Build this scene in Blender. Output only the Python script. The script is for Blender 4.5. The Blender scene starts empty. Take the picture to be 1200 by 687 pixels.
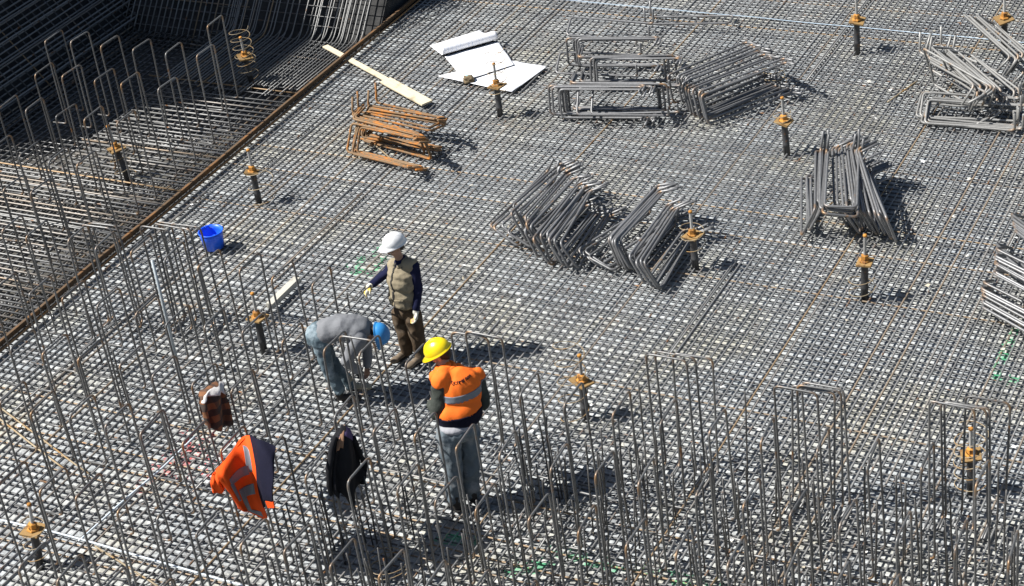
import bpy, bmesh, math, random
import numpy as np
from mathutils import Vector, Matrix, noise as mnoise
from mathutils.bvhtree import BVHTree
R_ = math.radians
rnd = random.Random(7)
scene = bpy.context.scene
COL = scene.collection

# ------------------------------------------------------------------ camera (solved from the vanishing points of the mat)
PPX, PPY = 600.0, 343.5
F = 2207.3672666776592
d1 = np.array([1957.0 - PPX, -(-1225.0 - PPY), -F]); d2 = np.array([-3850.0 - PPX, -(-400.0 - PPY), -F])
d1 /= np.linalg.norm(d1); d2 /= np.linalg.norm(d2)
AX = -d2; AY = d1; AZ = np.cross(AX, AY)
RM = np.array([AX, AY, AZ])
def ray(px, py):
    return RM @ np.array([px - PPX, -(py - PPY), -F])
CH = 12.57578437
_r = ray(600, 343.5)
CAM = -_r * (CH / -_r[2])
def G(px, py, z=0.0):
    r = ray(px, py); t = (z - CAM[2]) / r[2]
    p = CAM + r * t
    return Vector((p[0], p[1], p[2]))
def PX(w):
    c = RM.T @ (np.array([w[0], w[1], w[2]], float) - CAM)
    if c[2] > -0.1: return (-9999, -9999)
    return (PPX + F * c[0] / -c[2], PPY - F * c[1] / -c[2])
# a right / away / up frame on the ground, as one standing at the camera would name it
AWAY = Vector((-CAM[0], -CAM[1], 0)).normalized()
RIGHT = Vector((AWAY.y, -AWAY.x, 0))
UP = Vector((0, 0, 1))

cam = bpy.data.cameras.new('camera'); camo = bpy.data.objects.new('camera', cam); COL.objects.link(camo)
m3 = Matrix([list(RM[0]), list(RM[1]), list(RM[2])]); m3.normalize()
camo.matrix_world = Matrix.Translation(Vector(CAM)) @ m3.to_4x4()
cam.sensor_fit = 'HORIZONTAL'; cam.sensor_width = 36.0; cam.lens = F / 1200.0 * 36.0
cam.clip_start = 0.1; cam.clip_end = 600
scene.camera = camo

# ------------------------------------------------------------------ light
SUN_EL = R_(51); SUN_AZ = math.atan2(0.47, 0.87)
sdir = Vector((-math.cos(SUN_AZ) * math.cos(SUN_EL), -math.sin(SUN_AZ) * math.cos(SUN_EL), math.sin(SUN_EL)))
sl = bpy.data.lights.new('sun', 'SUN'); so = bpy.data.objects.new('sun', sl); COL.objects.link(so)
sl.energy = 5.0; sl.angle = R_(0.5); sl.color = (1.0, 0.975, 0.94)
so.rotation_euler = (-sdir).to_track_quat('-Z', 'Y').to_euler()
w = bpy.data.worlds.new('World'); scene.world = w; w.use_nodes = True
nt = w.node_tree; bg = nt.nodes['Background']
sky = nt.nodes.new('ShaderNodeTexSky'); sky.sky_type = 'NISHITA'; sky.sun_disc = False
sky.sun_elevation = SUN_EL; sky.sun_rotation = math.atan2(sdir.x, sdir.y)
nt.links.new(sky.outputs[0], bg.inputs[0]); bg.inputs[1].default_value = 0.05
scene.view_settings.view_transform = 'Standard'; scene.view_settings.look = 'None'
scene.view_settings.gamma = 1; scene.view_settings.exposure = 0.7
scene.view_settings.use_curve_mapping = False
try:
    scene.cycles.max_bounces = 5; scene.cycles.diffuse_bounces = 1; scene.cycles.glossy_bounces = 2
except Exception: pass

# ------------------------------------------------------------------ materials
def new_mat(name):
    m = bpy.data.materials.new(name); m.use_nodes = True
    t = m.node_tree; b = t.nodes['Principled BSDF']
    return m, t, b
def N(t, kind, **kw):
    n = t.nodes.new(kind)
    for k, v in kw.items(): setattr(n, k, v)
    return n
def math_n(t, op, a=None, b=None, va=None, vb=None, clamp=False):
    n = N(t, 'ShaderNodeMath', operation=op, use_clamp=clamp)
    if a is not None: t.links.new(a, n.inputs[0])
    if b is not None: t.links.new(b, n.inputs[1])
    if va is not None: n.inputs[0].default_value = va
    if vb is not None: n.inputs[1].default_value = vb
    return n.outputs[0]
def mix_c(t, fac, a, b):
    n = N(t, 'ShaderNodeMix', data_type='RGBA')
    if isinstance(fac, float): n.inputs[0].default_value = fac
    else: t.links.new(fac, n.inputs[0])
    for s, v in ((6, a), (7, b)):
        if isinstance(v, tuple): n.inputs[s].default_value = (*v, 1)
        else: t.links.new(v, n.inputs[s])
    return n.outputs[2]
def ramp(t, src, stops):
    n = N(t, 'ShaderNodeValToRGB')
    e = n.color_ramp.elements
    while len(e) < len(stops): e.new(0.5)
    for i, (p, c) in enumerate(stops):
        e[i].position = p; e[i].color = (*c, 1) if len(c) == 3 else c
    t.links.new(src, n.inputs[0])
    return n.outputs[0]
def noise_n(t, vec, scale, detail=4, rough=0.6):
    n = N(t, 'ShaderNodeTexNoise'); n.inputs['Scale'].default_value = scale
    n.inputs['Detail'].default_value = detail; n.inputs['Roughness'].default_value = rough
    if vec is not None: t.links.new(vec, n.inputs['Vector'])
    return n.outputs[0]
def objcoord(t, jitter=True):
    tc = N(t, 'ShaderNodeTexCoord')
    if not jitter: return tc.outputs['Object']
    oi = N(t, 'ShaderNodeObjectInfo')
    c = N(t, 'ShaderNodeCombineXYZ')
    v = math_n(t, 'MULTIPLY', oi.outputs['Random'], vb=91.7)
    for i in range(3): t.links.new(v, c.inputs[i])
    a = N(t, 'ShaderNodeVectorMath', operation='ADD')
    t.links.new(tc.outputs['Object'], a.inputs[0]); t.links.new(c.outputs[0], a.inputs[1])
    return a.outputs[0]
def bump_n(t, b, h, strength=0.3, dist=0.01):
    n = N(t, 'ShaderNodeBump'); n.inputs['Strength'].default_value = strength; n.inputs['Distance'].default_value = dist
    t.links.new(h, n.inputs['Height']); t.links.new(n.outputs[0], b.inputs['Normal'])

# sprayed setting-out paint: real marks on the mat and floor   (centre, half length, half width, angle, colour)
def zone(pa, pb, wd, colr):
    A = G(*pa); B = G(*pb); d = B - A
    return ((A + B) / 2, d.length / 2, wd, math.atan2(d.y, d.x), colr)
GREEN = (0.03, 0.42, 0.17); RED = (0.5, 0.05, 0.06)
PAINT = [zone((405, 312), (448, 285), .07, GREEN), zone((405, 312), (436, 318), .06, GREEN), zone((436, 314), (480, 272), .06, GREEN),
         zone((1192, 378), (1164, 440), .07, GREEN), zone((1164, 438), (1200, 446), .06, GREEN),
         zone((640, 640), (740, 665), .07, GREEN), zone((740, 662), (860, 690), .07, GREEN), zone((590, 668), (650, 655), .08, GREEN),
         zone((505, 625), (565, 632), .07, GREEN),
         zone((158, 572), (250, 500), .2, RED), zone((200, 560), (262, 530), .14, RED), zone((208, 500), (250, 560), .12, RED)]
def paint_over(t, colr):
    g = N(t, 'ShaderNodeNewGeometry').outputs['Position']
    ns = noise_n(t, g, 9.0, 3, .7)
    for c, L, W, ang, pc in PAINT:
        mp = N(t, 'ShaderNodeMapping', vector_type='TEXTURE')
        mp.inputs['Location'].default_value = (c.x, c.y, 0); mp.inputs['Rotation'].default_value = (0, 0, ang)
        mp.inputs['Scale'].default_value = (L, W, 1000)
        t.links.new(g, mp.inputs['Vector'])
        ln = N(t, 'ShaderNodeVectorMath', operation='LENGTH'); t.links.new(mp.outputs[0], ln.inputs[0])
        inside = math_n(t, 'LESS_THAN', ln.outputs['Value'], vb=1.0)
        spot = math_n(t, 'GREATER_THAN', ns, vb=0.52 if pc is GREEN else 0.58)
        k = math_n(t, 'MULTIPLY', inside, spot)
        k = math_n(t, 'MULTIPLY', k, vb=0.55)
        colr = mix_c(t, k, colr, pc)
    return colr

def steel(name, dark, light, rust=(0.23, 0.105, 0.035), rust_lo=0.62, rust_hi=0.74, painted=False, metal=0.35, rough=0.5, per_bar=0.0, scale=7.0, bends=0.0):
    m, t, b = new_mat(name)
    v = objcoord(t)
    n1 = noise_n(t, v, scale, 5, .65); n2 = noise_n(t, v, scale * 7, 3, .6)
    base = mix_c(t, n2, dark, light)
    oi = N(t, 'ShaderNodeObjectInfo').outputs['Random']; isl = N(t, 'ShaderNodeNewGeometry').outputs['Random Per Island']
    rr = math_n(t, 'FRACT', math_n(t, 'ADD', oi, isl))
    if per_bar:       # some bars have gone brown in store, others are still mill grey
        k = N(t, 'ShaderNodeMapRange'); t.links.new(rr, k.inputs[0])
        k.inputs[1].default_value = 1 - per_bar; k.inputs[2].default_value = 1.0; k.inputs[3].default_value = 0; k.inputs[4].default_value = 0.85
        base = mix_c(t, k.outputs[0], base, (0.30, 0.19, 0.085))
    val = N(t, 'ShaderNodeMapRange'); t.links.new(rr, val.inputs[0]); val.inputs[3].default_value = 0.75; val.inputs[4].default_value = 1.2
    hs = N(t, 'ShaderNodeHueSaturation'); t.links.new(val.outputs[0], hs.inputs['Value']); t.links.new(base, hs.inputs['Color'])
    r = ramp(t, n1, [(rust_lo, (0, 0, 0)), (rust_hi, (1, 1, 1))])
    c = mix_c(t, r, hs.outputs[0], rust)
    if bends:         # bending cracks the mill scale: the corners rust first
        sz = N(t, 'ShaderNodeSeparateXYZ'); tc2 = N(t, 'ShaderNodeTexCoord'); t.links.new(tc2.outputs['Object'], sz.inputs[0])
        dz = math_n(t, 'ABSOLUTE', math_n(t, 'SUBTRACT', sz.outputs['Z'], vb=.72))
        mr = N(t, 'ShaderNodeMapRange'); t.links.new(dz, mr.inputs[0]); mr.inputs[1].default_value = .60; mr.inputs[2].default_value = .71; mr.inputs[3].default_value = 0; mr.inputs[4].default_value = bends
        sy = math_n(t, 'ABSOLUTE', math_n(t, 'SUBTRACT', sz.outputs['Y'], vb=.22))
        m2 = N(t, 'ShaderNodeMapRange'); t.links.new(sy, m2.inputs[0]); m2.inputs[1].default_value = .13; m2.inputs[2].default_value = .21
        k = math_n(t, 'MULTIPLY', math_n(t, 'MULTIPLY', mr.outputs[0], m2.outputs[0]), ramp(t, n1, [(.42, (0, 0, 0)), (.56, (1, 1, 1))]))
        k = math_n(t, 'MULTIPLY', k, math_n(t, 'GREATER_THAN', sz.outputs['X'], vb=-.05))
        c = mix_c(t, k, c, (0.33, 0.175, 0.06))
    if painted: c = paint_over(t, c)
    t.links.new(c, b.inputs['Base Color'])
    b.inputs['Metallic'].default_value = metal; b.inputs['Roughness'].default_value = rough
    bump_n(t, b, n2, .4, .003)
    return m
M = {}
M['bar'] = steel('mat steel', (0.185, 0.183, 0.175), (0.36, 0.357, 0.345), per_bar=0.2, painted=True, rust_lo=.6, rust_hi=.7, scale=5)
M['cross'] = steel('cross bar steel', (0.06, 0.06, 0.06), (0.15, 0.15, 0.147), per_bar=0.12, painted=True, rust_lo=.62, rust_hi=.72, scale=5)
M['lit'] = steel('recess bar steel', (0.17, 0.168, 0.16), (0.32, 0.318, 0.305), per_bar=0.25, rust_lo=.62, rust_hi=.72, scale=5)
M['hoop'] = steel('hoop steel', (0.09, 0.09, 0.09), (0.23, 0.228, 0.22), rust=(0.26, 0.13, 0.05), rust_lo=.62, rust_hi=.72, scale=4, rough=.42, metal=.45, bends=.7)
M['starter'] = steel('starter steel', (0.06, 0.058, 0.055), (0.155, 0.15, 0.142), rust_lo=.68, rust_hi=.76, scale=5, rough=.45, metal=.45)
M['pile'] = steel('bent bar steel', (0.11, 0.11, 0.112), (0.29, 0.29, 0.288), rust=(0.30, 0.155, 0.05), rust_lo=.64, rust_hi=.74, scale=4, rough=.45, metal=.4, bends=.75)
M['palepile'] = steel('pale bent bar steel', (0.17, 0.168, 0.16), (0.36, 0.355, 0.335), rust=(0.30, 0.17, 0.06), rust_lo=.62, rust_hi=.72, scale=4, rough=.5, metal=.3, bends=.7)
M['rusty'] = steel('rusty bar steel', (0.15, 0.085, 0.04), (0.29, 0.19, 0.10), rust=(0.44, 0.16, 0.02), rust_lo=.5, rust_hi=.62, scale=5, rough=.75, metal=.1, bends=.9)
M['rustplate'] = steel('rusty strip steel', (0.07, 0.045, 0.025), (0.15, 0.09, 0.045), rust=(0.24, 0.11, 0.035), rust_lo=.5, rust_hi=.65, scale=3, rough=.8, metal=.1)
M['wire'] = steel('rusty wire', (0.24, 0.185, 0.11), (0.40, 0.33, 0.22), rust=(0.32, 0.19, 0.07), rust_lo=.5, rust_hi=.6, scale=6, rough=.7, metal=.1)
M['nut'] = steel('orange rust casting', (0.36, 0.15, 0.025), (0.58, 0.27, 0.045), rust=(0.18, 0.075, 0.02), rust_lo=.52, rust_hi=.62, scale=22, rough=.8, metal=.05)
M['plate'] = steel('rust brown plate', (0.20, 0.12, 0.045), (0.40, 0.25, 0.09), rust=(0.18, 0.09, 0.03), rust_lo=.55, rust_hi=.65, scale=14, rough=.8, metal=.1)
M['pipe'] = steel('dark pipe', (0.03, 0.03, 0.032), (0.08, 0.08, 0.08), rust_lo=.62, rust_hi=.7, scale=12, rough=.5, metal=.3)
M['rod'] = steel('pale threaded rod', (0.36, 0.35, 0.33), (0.58, 0.57, 0.54), rust=(0.40, 0.25, 0.1), rust_lo=.62, rust_hi=.7, scale=20, rough=.55, metal=.3)
M['pale'] = steel('pale galvanised tube', (0.38, 0.43, 0.45), (0.55, 0.60, 0.62), rust=(0.28, 0.30, 0.30), rust_lo=.6, rust_hi=.75, scale=6, rough=.5, metal=.3)

def plain(name, c, rough=.8, var=.15, scale=12, spec=.3, bump=.2, bscale=40, c2=None, lo=.45, hi=.6):
    m, t, b = new_mat(name)
    v = objcoord(t)
    n = noise_n(t, v, scale, 4, .6)
    base = mix_c(t, n, tuple(max(0, x * (1 - var)) for x in c), tuple(min(1, x * (1 + var)) for x in c))
    if c2 is not None: base = mix_c(t, ramp(t, noise_n(t, v, scale * .6, 5, .7), [(lo, (0, 0, 0)), (hi, (1, 1, 1))]), base, c2)
    t.links.new(base, b.inputs['Base Color']); b.inputs['Roughness'].default_value = rough
    b.inputs['Specular IOR Level'].default_value = spec
    if bump: bump_n(t, b, noise_n(t, v, bscale, 3, .6), bump, .01)
    return m

# pale blinding concrete under the mat: dusty, stained, yellowish in places
m, t, b = new_mat('pale blinding concrete')
g = N(t, 'ShaderNodeNewGeometry').outputs['Position']
n1 = noise_n(t, g, .55, 6, .6); n2 = noise_n(t, g, 6, 4, .65); n3 = noise_n(t, g, 40, 3, .6); n4 = noise_n(t, g, 11, 3, .55)
c = ramp(t, n1, [(.36, (.33, .36, .38)), (.5, (.45, .47, .465)), (.62, (.45, .44, .375))])
c = mix_c(t, ramp(t, n2, [(.5, (0, 0, 0)), (.7, (1, 1, 1))]), c, (.2, .2, .2))
c = mix_c(t, ramp(t, n4, [(.52, (0, 0, 0)), (.64, (.7, .7, .7))]), c, (.17, .178, .185))
c = mix_c(t, ramp(t, n4, [(.3, (.7, .7, .7)), (.4, (0, 0, 0))]), c, (.68, .68, .66))
c = mix_c(t, ramp(t, n3, [(.6, (0, 0, 0)), (.68, (1, 1, 1))]), c, (.2, .19, .17))
c = paint_over(t, c)
t.links.new(c, b.inputs['Base Color']); b.inputs['Roughness'].default_value = .9
bump_n(t, b, n4, .8, .03); M['concrete'] = m
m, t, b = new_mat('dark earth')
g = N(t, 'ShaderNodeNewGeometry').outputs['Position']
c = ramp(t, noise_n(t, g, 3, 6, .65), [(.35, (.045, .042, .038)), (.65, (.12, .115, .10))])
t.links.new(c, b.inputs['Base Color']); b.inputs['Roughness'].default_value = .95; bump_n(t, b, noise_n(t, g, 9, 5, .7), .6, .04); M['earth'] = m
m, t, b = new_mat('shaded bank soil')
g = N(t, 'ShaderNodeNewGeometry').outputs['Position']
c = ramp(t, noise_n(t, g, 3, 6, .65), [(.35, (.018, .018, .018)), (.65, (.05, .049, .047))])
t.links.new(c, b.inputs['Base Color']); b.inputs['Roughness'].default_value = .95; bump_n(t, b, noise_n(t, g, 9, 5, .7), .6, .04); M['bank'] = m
M['wall'] = plain('shade wall concrete', (.42, .41, .39), var=.2, scale=1.2, bscale=8)

# ------------------------------------------------------------------ mesh helpers
def tube_into(V, Fc, pts, r, sides=8, cap=True, closed=False):
    pts = [Vector(p) for p in pts]
    n = len(pts); base = len(V)
    tang = []
    for i in range(n):
        a = pts[i - 1] if (i > 0 or closed) else pts[i]; c2 = pts[(i + 1) % n] if (i < n - 1 or closed) else pts[i]
        d = c2 - a
        tang.append(d.normalized() if d.length > 1e-9 else Vector((0, 0, 1)))
    u = tang[0].orthogonal().normalized()
    for i in range(n):
        tg = tang[i]
        u = (u - tg * u.dot(tg))
        u = u.normalized() if u.length > 1e-6 else tg.orthogonal().normalized()
        v = tg.cross(u)
        rr = r[i] if isinstance(r, (list, tuple)) else r
        for k in range(sides):
            a = 2 * math.pi * k / sides
            V.append(pts[i] + (u * math.cos(a) + v * math.sin(a)) * rr)
    segs = n if closed else n - 1
    for i in range(segs):
        j = (i + 1) % n
        for k in range(sides):
            k2 = (k + 1) % sides
            Fc.append((base + i * sides + k, base + i * sides + k2, base + j * sides + k2, base + j * sides + k))
    if cap and not closed:
        Fc.append(tuple(base + k for k in reversed(range(sides))))
        Fc.append(tuple(base + (n - 1) * sides + k for k in range(sides)))
def fillet(pts, rad, n=4):
    pts = [Vector(p) for p in pts]; out = [pts[0]]
    for i in range(1, len(pts) - 1):
        p = pts[i]; a = pts[i - 1] - p; c = pts[i + 1] - p
        rr = min(rad, a.length * .45, c.length * .45)
        pa = p + a.normalized() * rr; pc = p + c.normalized() * rr
        for k in range(n + 1):
            s = k / n
            out.append(pa * (1 - s) ** 2 + p * 2 * s * (1 - s) + pc * s * s)
    out.append(pts[-1]); return out
def mesh_of(name, V, Fc, mat=None, smooth=True):
    me = bpy.data.meshes.new(name); me.from_pydata([tuple(v) for v in V], [], Fc); me.validate(); me.update()
    if mat is not None: me.materials.append(mat)
    if smooth:
        me.polygons.foreach_set('use_smooth', [True] * len(me.polygons))
    return me
def obj(name, me, parent=None, loc=None):
    o = bpy.data.objects.new(name, me); COL.objects.link(o)
    if parent is not None: o.parent = parent
    if loc is not None: o.location = loc
    return o
def tag(o, label, cat, group=None):
    o['label'] = label; o['category'] = cat
    if group: o['group'] = group
    return o
def empty(name, loc=(0, 0, 0), rz=0.0):
    o = bpy.data.objects.new(name, None); COL.objects.link(o); o.location = loc; o.rotation_euler = (0, 0, rz); o.empty_display_size = .1
    return o
def tube_obj(name, pts, r, mat, parent=None, sides=8, closed=False):
    V, Fc = [], []; tube_into(V, Fc, pts, r, sides, closed=closed)
    return obj(name, mesh_of(name, V, Fc, mat), parent)
def box_mesh(name, sx, sy, sz, mat, bev=.004, wob=0.0, cuts=0):
    bm = bmesh.new(); bmesh.ops.create_cube(bm, size=1)
    bmesh.ops.scale(bm, vec=(sx, sy, sz), verts=bm.verts)
    if bev: bmesh.ops.bevel(bm, geom=bm.edges[:], offset=bev, segments=2, affect='EDGES', profile=.7)
    if cuts:
        bmesh.ops.subdivide_edges(bm, edges=[e for e in bm.edges if e.calc_length() > max(sx, sy, sz) * .6], cuts=cuts, use_grid_fill=True)
        for v in bm.verts:
            v.co += Vector((mnoise.noise(v.co * 1.3), mnoise.noise(v.co * 1.3 + Vector((9, 0, 0))), mnoise.noise(v.co * 1.3 + Vector((0, 9, 0))))) * wob
    me = bpy.data.meshes.new(name); bm.to_mesh(me); bm.free(); me.materials.append(mat)
    return me
def vis(p, mg=25):
    x, y = PX(p); return -mg < x < 1200 + mg and -mg < y < 687 + mg

# ------------------------------------------------------------------ ground
STRIP = -5.95
FLOOR = -0.074; PIT = -0.62
V = []; Fc = []
def quad(a, b_, c_, d_):
    i = len(V); V.extend([Vector(a), Vector(b_), Vector(c_), Vector(d_)]); Fc.append((i, i + 1, i + 2, i + 3))
prof = [(-80, 1.35), (-12.5, 1.35), (-11.0, PIT), (STRIP, PIT), (STRIP, FLOOR), (90, FLOOR)]
for (xa, za), (xb, zb) in zip(prof[:-1], prof[1:]):
    quad((xa, -60, za), (xb, -60, zb), (xb, 110, zb), (xa, 110, za))
bm = bmesh.new()
for v in V: bm.verts.new(v)
bm.verts.ensure_lookup_table()
for f in Fc: bm.faces.new([bm.verts[i] for i in f])
bmesh.ops.remove_doubles(bm, verts=bm.verts, dist=1e-5)
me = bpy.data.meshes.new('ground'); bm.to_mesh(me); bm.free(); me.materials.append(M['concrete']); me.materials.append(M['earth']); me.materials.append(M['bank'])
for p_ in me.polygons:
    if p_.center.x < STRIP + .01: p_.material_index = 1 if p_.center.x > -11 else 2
gro = obj('ground', me); gro['kind'] = 'structure'
# the bank of blinding that rises at the far end of the recess
V, Fc = [], []
quad((-20, 6.5, PIT), (STRIP - .1, 6.5, PIT), (STRIP - .1, 12.1, 5.6), (-20, 12.1, 5.6)); quad((-20, 12.1, 5.6), (STRIP - .1, 12.1, 5.6), (STRIP - .1, 40, 5.6), (-20, 40, 5.6))
quad((STRIP - .1, 6.5, PIT), (STRIP - .1, 40, PIT), (STRIP - .1, 40, 5.6), (STRIP - .1, 12.1, 5.6))
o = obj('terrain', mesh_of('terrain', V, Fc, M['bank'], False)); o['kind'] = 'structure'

# ------------------------------------------------------------------ reinforcement mats
def bar_line(p0, p1, seg=10, wob=.006):
    p0 = Vector(p0); p1 = Vector(p1); d = p1 - p0; s = d.normalized().cross(Vector((0, 0, 1)))
    if s.length < .1: s = Vector((1, 0, 0))
    ph = rnd.uniform(0, 100)
    return [p0 + d * (k / seg) + s * mnoise.noise(Vector((ph, k * .9, 0))) * wob + Vector((0, 0, 1)) * mnoise.noise(Vector((ph, k * .9, 7))) * wob * .6 for k in range(seg + 1)]
def build_mat(root_name, label, families, group=None, each=100):
    """families: (part name, material, radius, list of (p0, p1)); the bars that show largest are parts, the rest one part of kind stuff"""
    root = empty(root_name); tag(root, label, 'rebar mat', group)
    for pname, mat, r, lines in families:
        sc = []
        for p0, p1 in lines:
            n = 0.0; q0 = None
            for k in range(41):
                q = PX(Vector(p0).lerp(Vector(p1), k / 40))
                if q0 and 0 < q[0] < 1200 and 0 < q[1] < 687: n += math.hypot(q[0] - q0[0], q[1] - q0[1])
                q0 = q
            sc.append(n)
        order = sorted(range(len(lines)), key=lambda i: -sc[i])
        V, Fc = [], []
        for rank, i in enumerate(order):
            rr = r * rnd.uniform(.93, 1.07)
            L = (Vector(lines[i][1]) - Vector(lines[i][0])).length
            pts = bar_line(*lines[i], seg=max(2, int(L / 1.1)))
            if rank < each and sc[i] > 4: tube_obj(pname, pts, rr, mat, root, 7)
            else: tube_into(V, Fc, pts, rr, 7)
        if V:
            o = obj(pname, mesh_of(pname, V, Fc, mat), root); o['kind'] = 'stuff'
    return root
RB = 0.0116; SP = 0.105
longs, cross = [], []
x = STRIP + .09
while x < 9.6:
    j = rnd.uniform(-.012, .012); a = rnd.uniform(-.012, .012)
    longs.append(((x + j - a, -9.2, -RB), (x + j + a, 12.4, -RB)))
    if rnd.random() < .07:      # a lapped bar lying beside it
        y0 = rnd.uniform(-7, 7); longs.append(((x + j + .026, y0, -RB + .002), (x + j + .03, y0 + rnd.uniform(2, 4), -RB + .002)))
    x += SP
y = -9.0
while y < 12.3:
    j = rnd.uniform(-.012, .012); a = rnd.uniform(-.02, .02)
    cross.append(((STRIP + .04, y + j - a, -3 * RB), (9.7, y + j + a, -3 * RB)))
    y += SP
skew = []
for k in range(70):       # odd lengths pushed in between under the field of upright bars
    cx = rnd.uniform(.4, 8.4); cy = rnd.uniform(-7.4, -3.2); L = rnd.uniform(.25, .9); a = rnd.choice([0, math.pi / 2, math.pi / 2, rnd.uniform(0, 3.1)]) + rnd.uniform(-.14, .14)
    dx = math.cos(a) * L / 2; dy = math.sin(a) * L / 2; z = rnd.uniform(.008, .05)
    skew.append(((cx - dx, cy - dy, z), (cx + dx, cy + dy, z + rnd.uniform(-.004, .05))))
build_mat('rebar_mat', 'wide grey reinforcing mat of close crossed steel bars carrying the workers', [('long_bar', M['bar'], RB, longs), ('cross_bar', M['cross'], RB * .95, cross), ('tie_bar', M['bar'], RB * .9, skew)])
# the recess left of the strip: heavy bars run across, on a few long ones
tops, unders = [], []
y = -4.2; 
while y < 4.15:
    xe = -8.5 + (1.9 - y) * .0 + rnd.uniform(-.16, .16)
    if y < 1.2: xe = -13.5
    k = rnd.random()
    tops.append(((xe, y + rnd.uniform(-.02, .02), -RB), (STRIP - .03, y + rnd.uniform(-.02, .02), -RB)))
    if k < .06: tops.append(((xe + rnd.uniform(0, .5), y + .03, -RB - .005), (STRIP - .04, y + .032, -RB)))
    y += .112 if y < 2.9 else .135
x = -13.4
while x < STRIP - .1:
    y1 = 4.4 if x > -8.6 else 1.0
    unders.append(((x + rnd.uniform(-.03, .03), -4.3, -.05), (x + rnd.uniform(-.03, .03), y1, -.05)))
    x += .15
lows = []
x = -11.0
while x < STRIP - .1:
    lows.append(((x, -4.3, -.36), (x + rnd.uniform(-.03, .03), 6.6, -.36))); x += .14
y = -4.2
lowx = []
while y < 6.6:
    lowx.append(((-11.0, y, -.385), (STRIP - .05, y + rnd.uniform(-.03, .03), -.385))); y += .14
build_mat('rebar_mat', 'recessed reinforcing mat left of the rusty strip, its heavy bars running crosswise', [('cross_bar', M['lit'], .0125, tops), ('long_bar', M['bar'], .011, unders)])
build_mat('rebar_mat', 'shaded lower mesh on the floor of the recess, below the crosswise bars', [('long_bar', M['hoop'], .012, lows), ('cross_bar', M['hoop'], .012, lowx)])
# beyond the crosswise bars: long bars that run to the far bank and turn up it
ups = []; acr = []
x = -8.7
while x < STRIP - .08:
    ups.append(x); x += .07
root = empty('rebar_mat'); tag(root, 'reinforcing mat bent upward where it climbs the far bank by the strip', 'rebar mat')
for x in ups:
    a = rnd.uniform(-.02, .02); y0 = rnd.uniform(4.15, 4.6); yb = 6.25 + rnd.uniform(-.1, .15)
    pts = fillet([(x, y0, 0), (x + a, yb, 0.0), (x + a, yb + 4.4, 4.7 + rnd.uniform(-.2, .2))], .14, 4)
    tube_obj('bent_bar', pts, .0105, M['lit'], root, 7)
V, Fc = [], []
y = 4.3
while y < 6.3:
    tube_into(V, Fc, bar_line((-9, y, -.03), (STRIP - .05, y + rnd.uniform(-.04, .04), -.03), 4), .012, 6); y += .12
for k in range(36):
    s = k / 36; tube_into(V, Fc, bar_line((-9, 6.45 + 4.2 * s, .14 + 4.5 * s), (STRIP - .08, 6.45 + 4.2 * s, .14 + 4.5 * s), 4), .009, 6)
o = obj('cross_bar', mesh_of('cross_bar', V, Fc, M['cross']), root); o['kind'] = 'stuff'
# the bars on the left bank and on the far bank in the corner: in shade
hz, sl_ = [], []
for k in range(26):
    s = k / 25; xx = -10.95 - 1.5 * s; zz = PIT + .12 + 1.95 * s
    hz.append(((xx, 1.2, zz), (xx + rnd.uniform(-.05, .05), 9.0, zz + rnd.uniform(-.02, .02))))
    if k % 3 == 0: hz.append(((xx, 1.2, zz + .05), (xx + .04, 9.0, zz + .05)))
for k in range(40):
    yy = 1.2 + k * .2
    sl_.append(((-10.85, yy, PIT + .07), (-12.5, yy + rnd.uniform(-.05, .05), 1.42)))
build_mat('rebar_mat', 'dark mesh of long bars on the shaded bank at the edge of the pit', [('long_bar', M['bar'], .015, hz), ('sloping_bar', M['cross'], .012, sl_)])
hz, sl_ = [], []
x = -12.6
while x < -8.8:
    sl_.append(((x, 6.45, PIT + .1), (x + rnd.uniform(-.04, .04), 11.6, 5.2))); x += .12
for k in range(46):
    s = k / 45; hz.append(((-12.6, 6.45 + 5.1 * s, PIT + .07 + 5.66 * s), (-8.7, 6.45 + 5.1 * s, PIT + .07 + 5.66 * s)))
build_mat('rebar_mat', 'blue shaded mesh on the far bank behind the tall hoops', [('sloping_bar', M['bar'], .013, sl_), ('cross_bar', M['cross'], .012, hz)])
hz, sl_ = [], []
for k in range(32):
    xx = -12.55 - k * .16; hz.append(((xx, 1.2, 1.47), (xx, 12, 1.47)))
for k in range(60):
    yy = 1.2 + k * .18; sl_.append(((-17.6, yy, 1.44), (-12.5, yy, 1.44)))
build_mat('rebar_mat', 'reinforcing mesh on the ledge above the shaded bank', [('long_bar', M['bar'], .013, hz), ('cross_bar', M['cross'], .013, sl_)])

# an unseen wall, added out of frame and sized to shade the far corner
wl = empty('shade_wall', (-18.4, 8.0, 1.35)); tag(wl, 'tall grey unseen wall added to shade the far corner', 'wall')
me = box_mesh('shade_wall_panel',   .5, 20.0, 14.2, M['wall'], .02); o = obj('shade_wall_panel', me, wl, (0, 0, 7.1))
me = box_mesh('shade_wall_cap', .62, 20.1, .16, M['wall'], .02); o = obj('shade_wall_cap', me, wl, (0, 0, 14.28))

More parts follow.
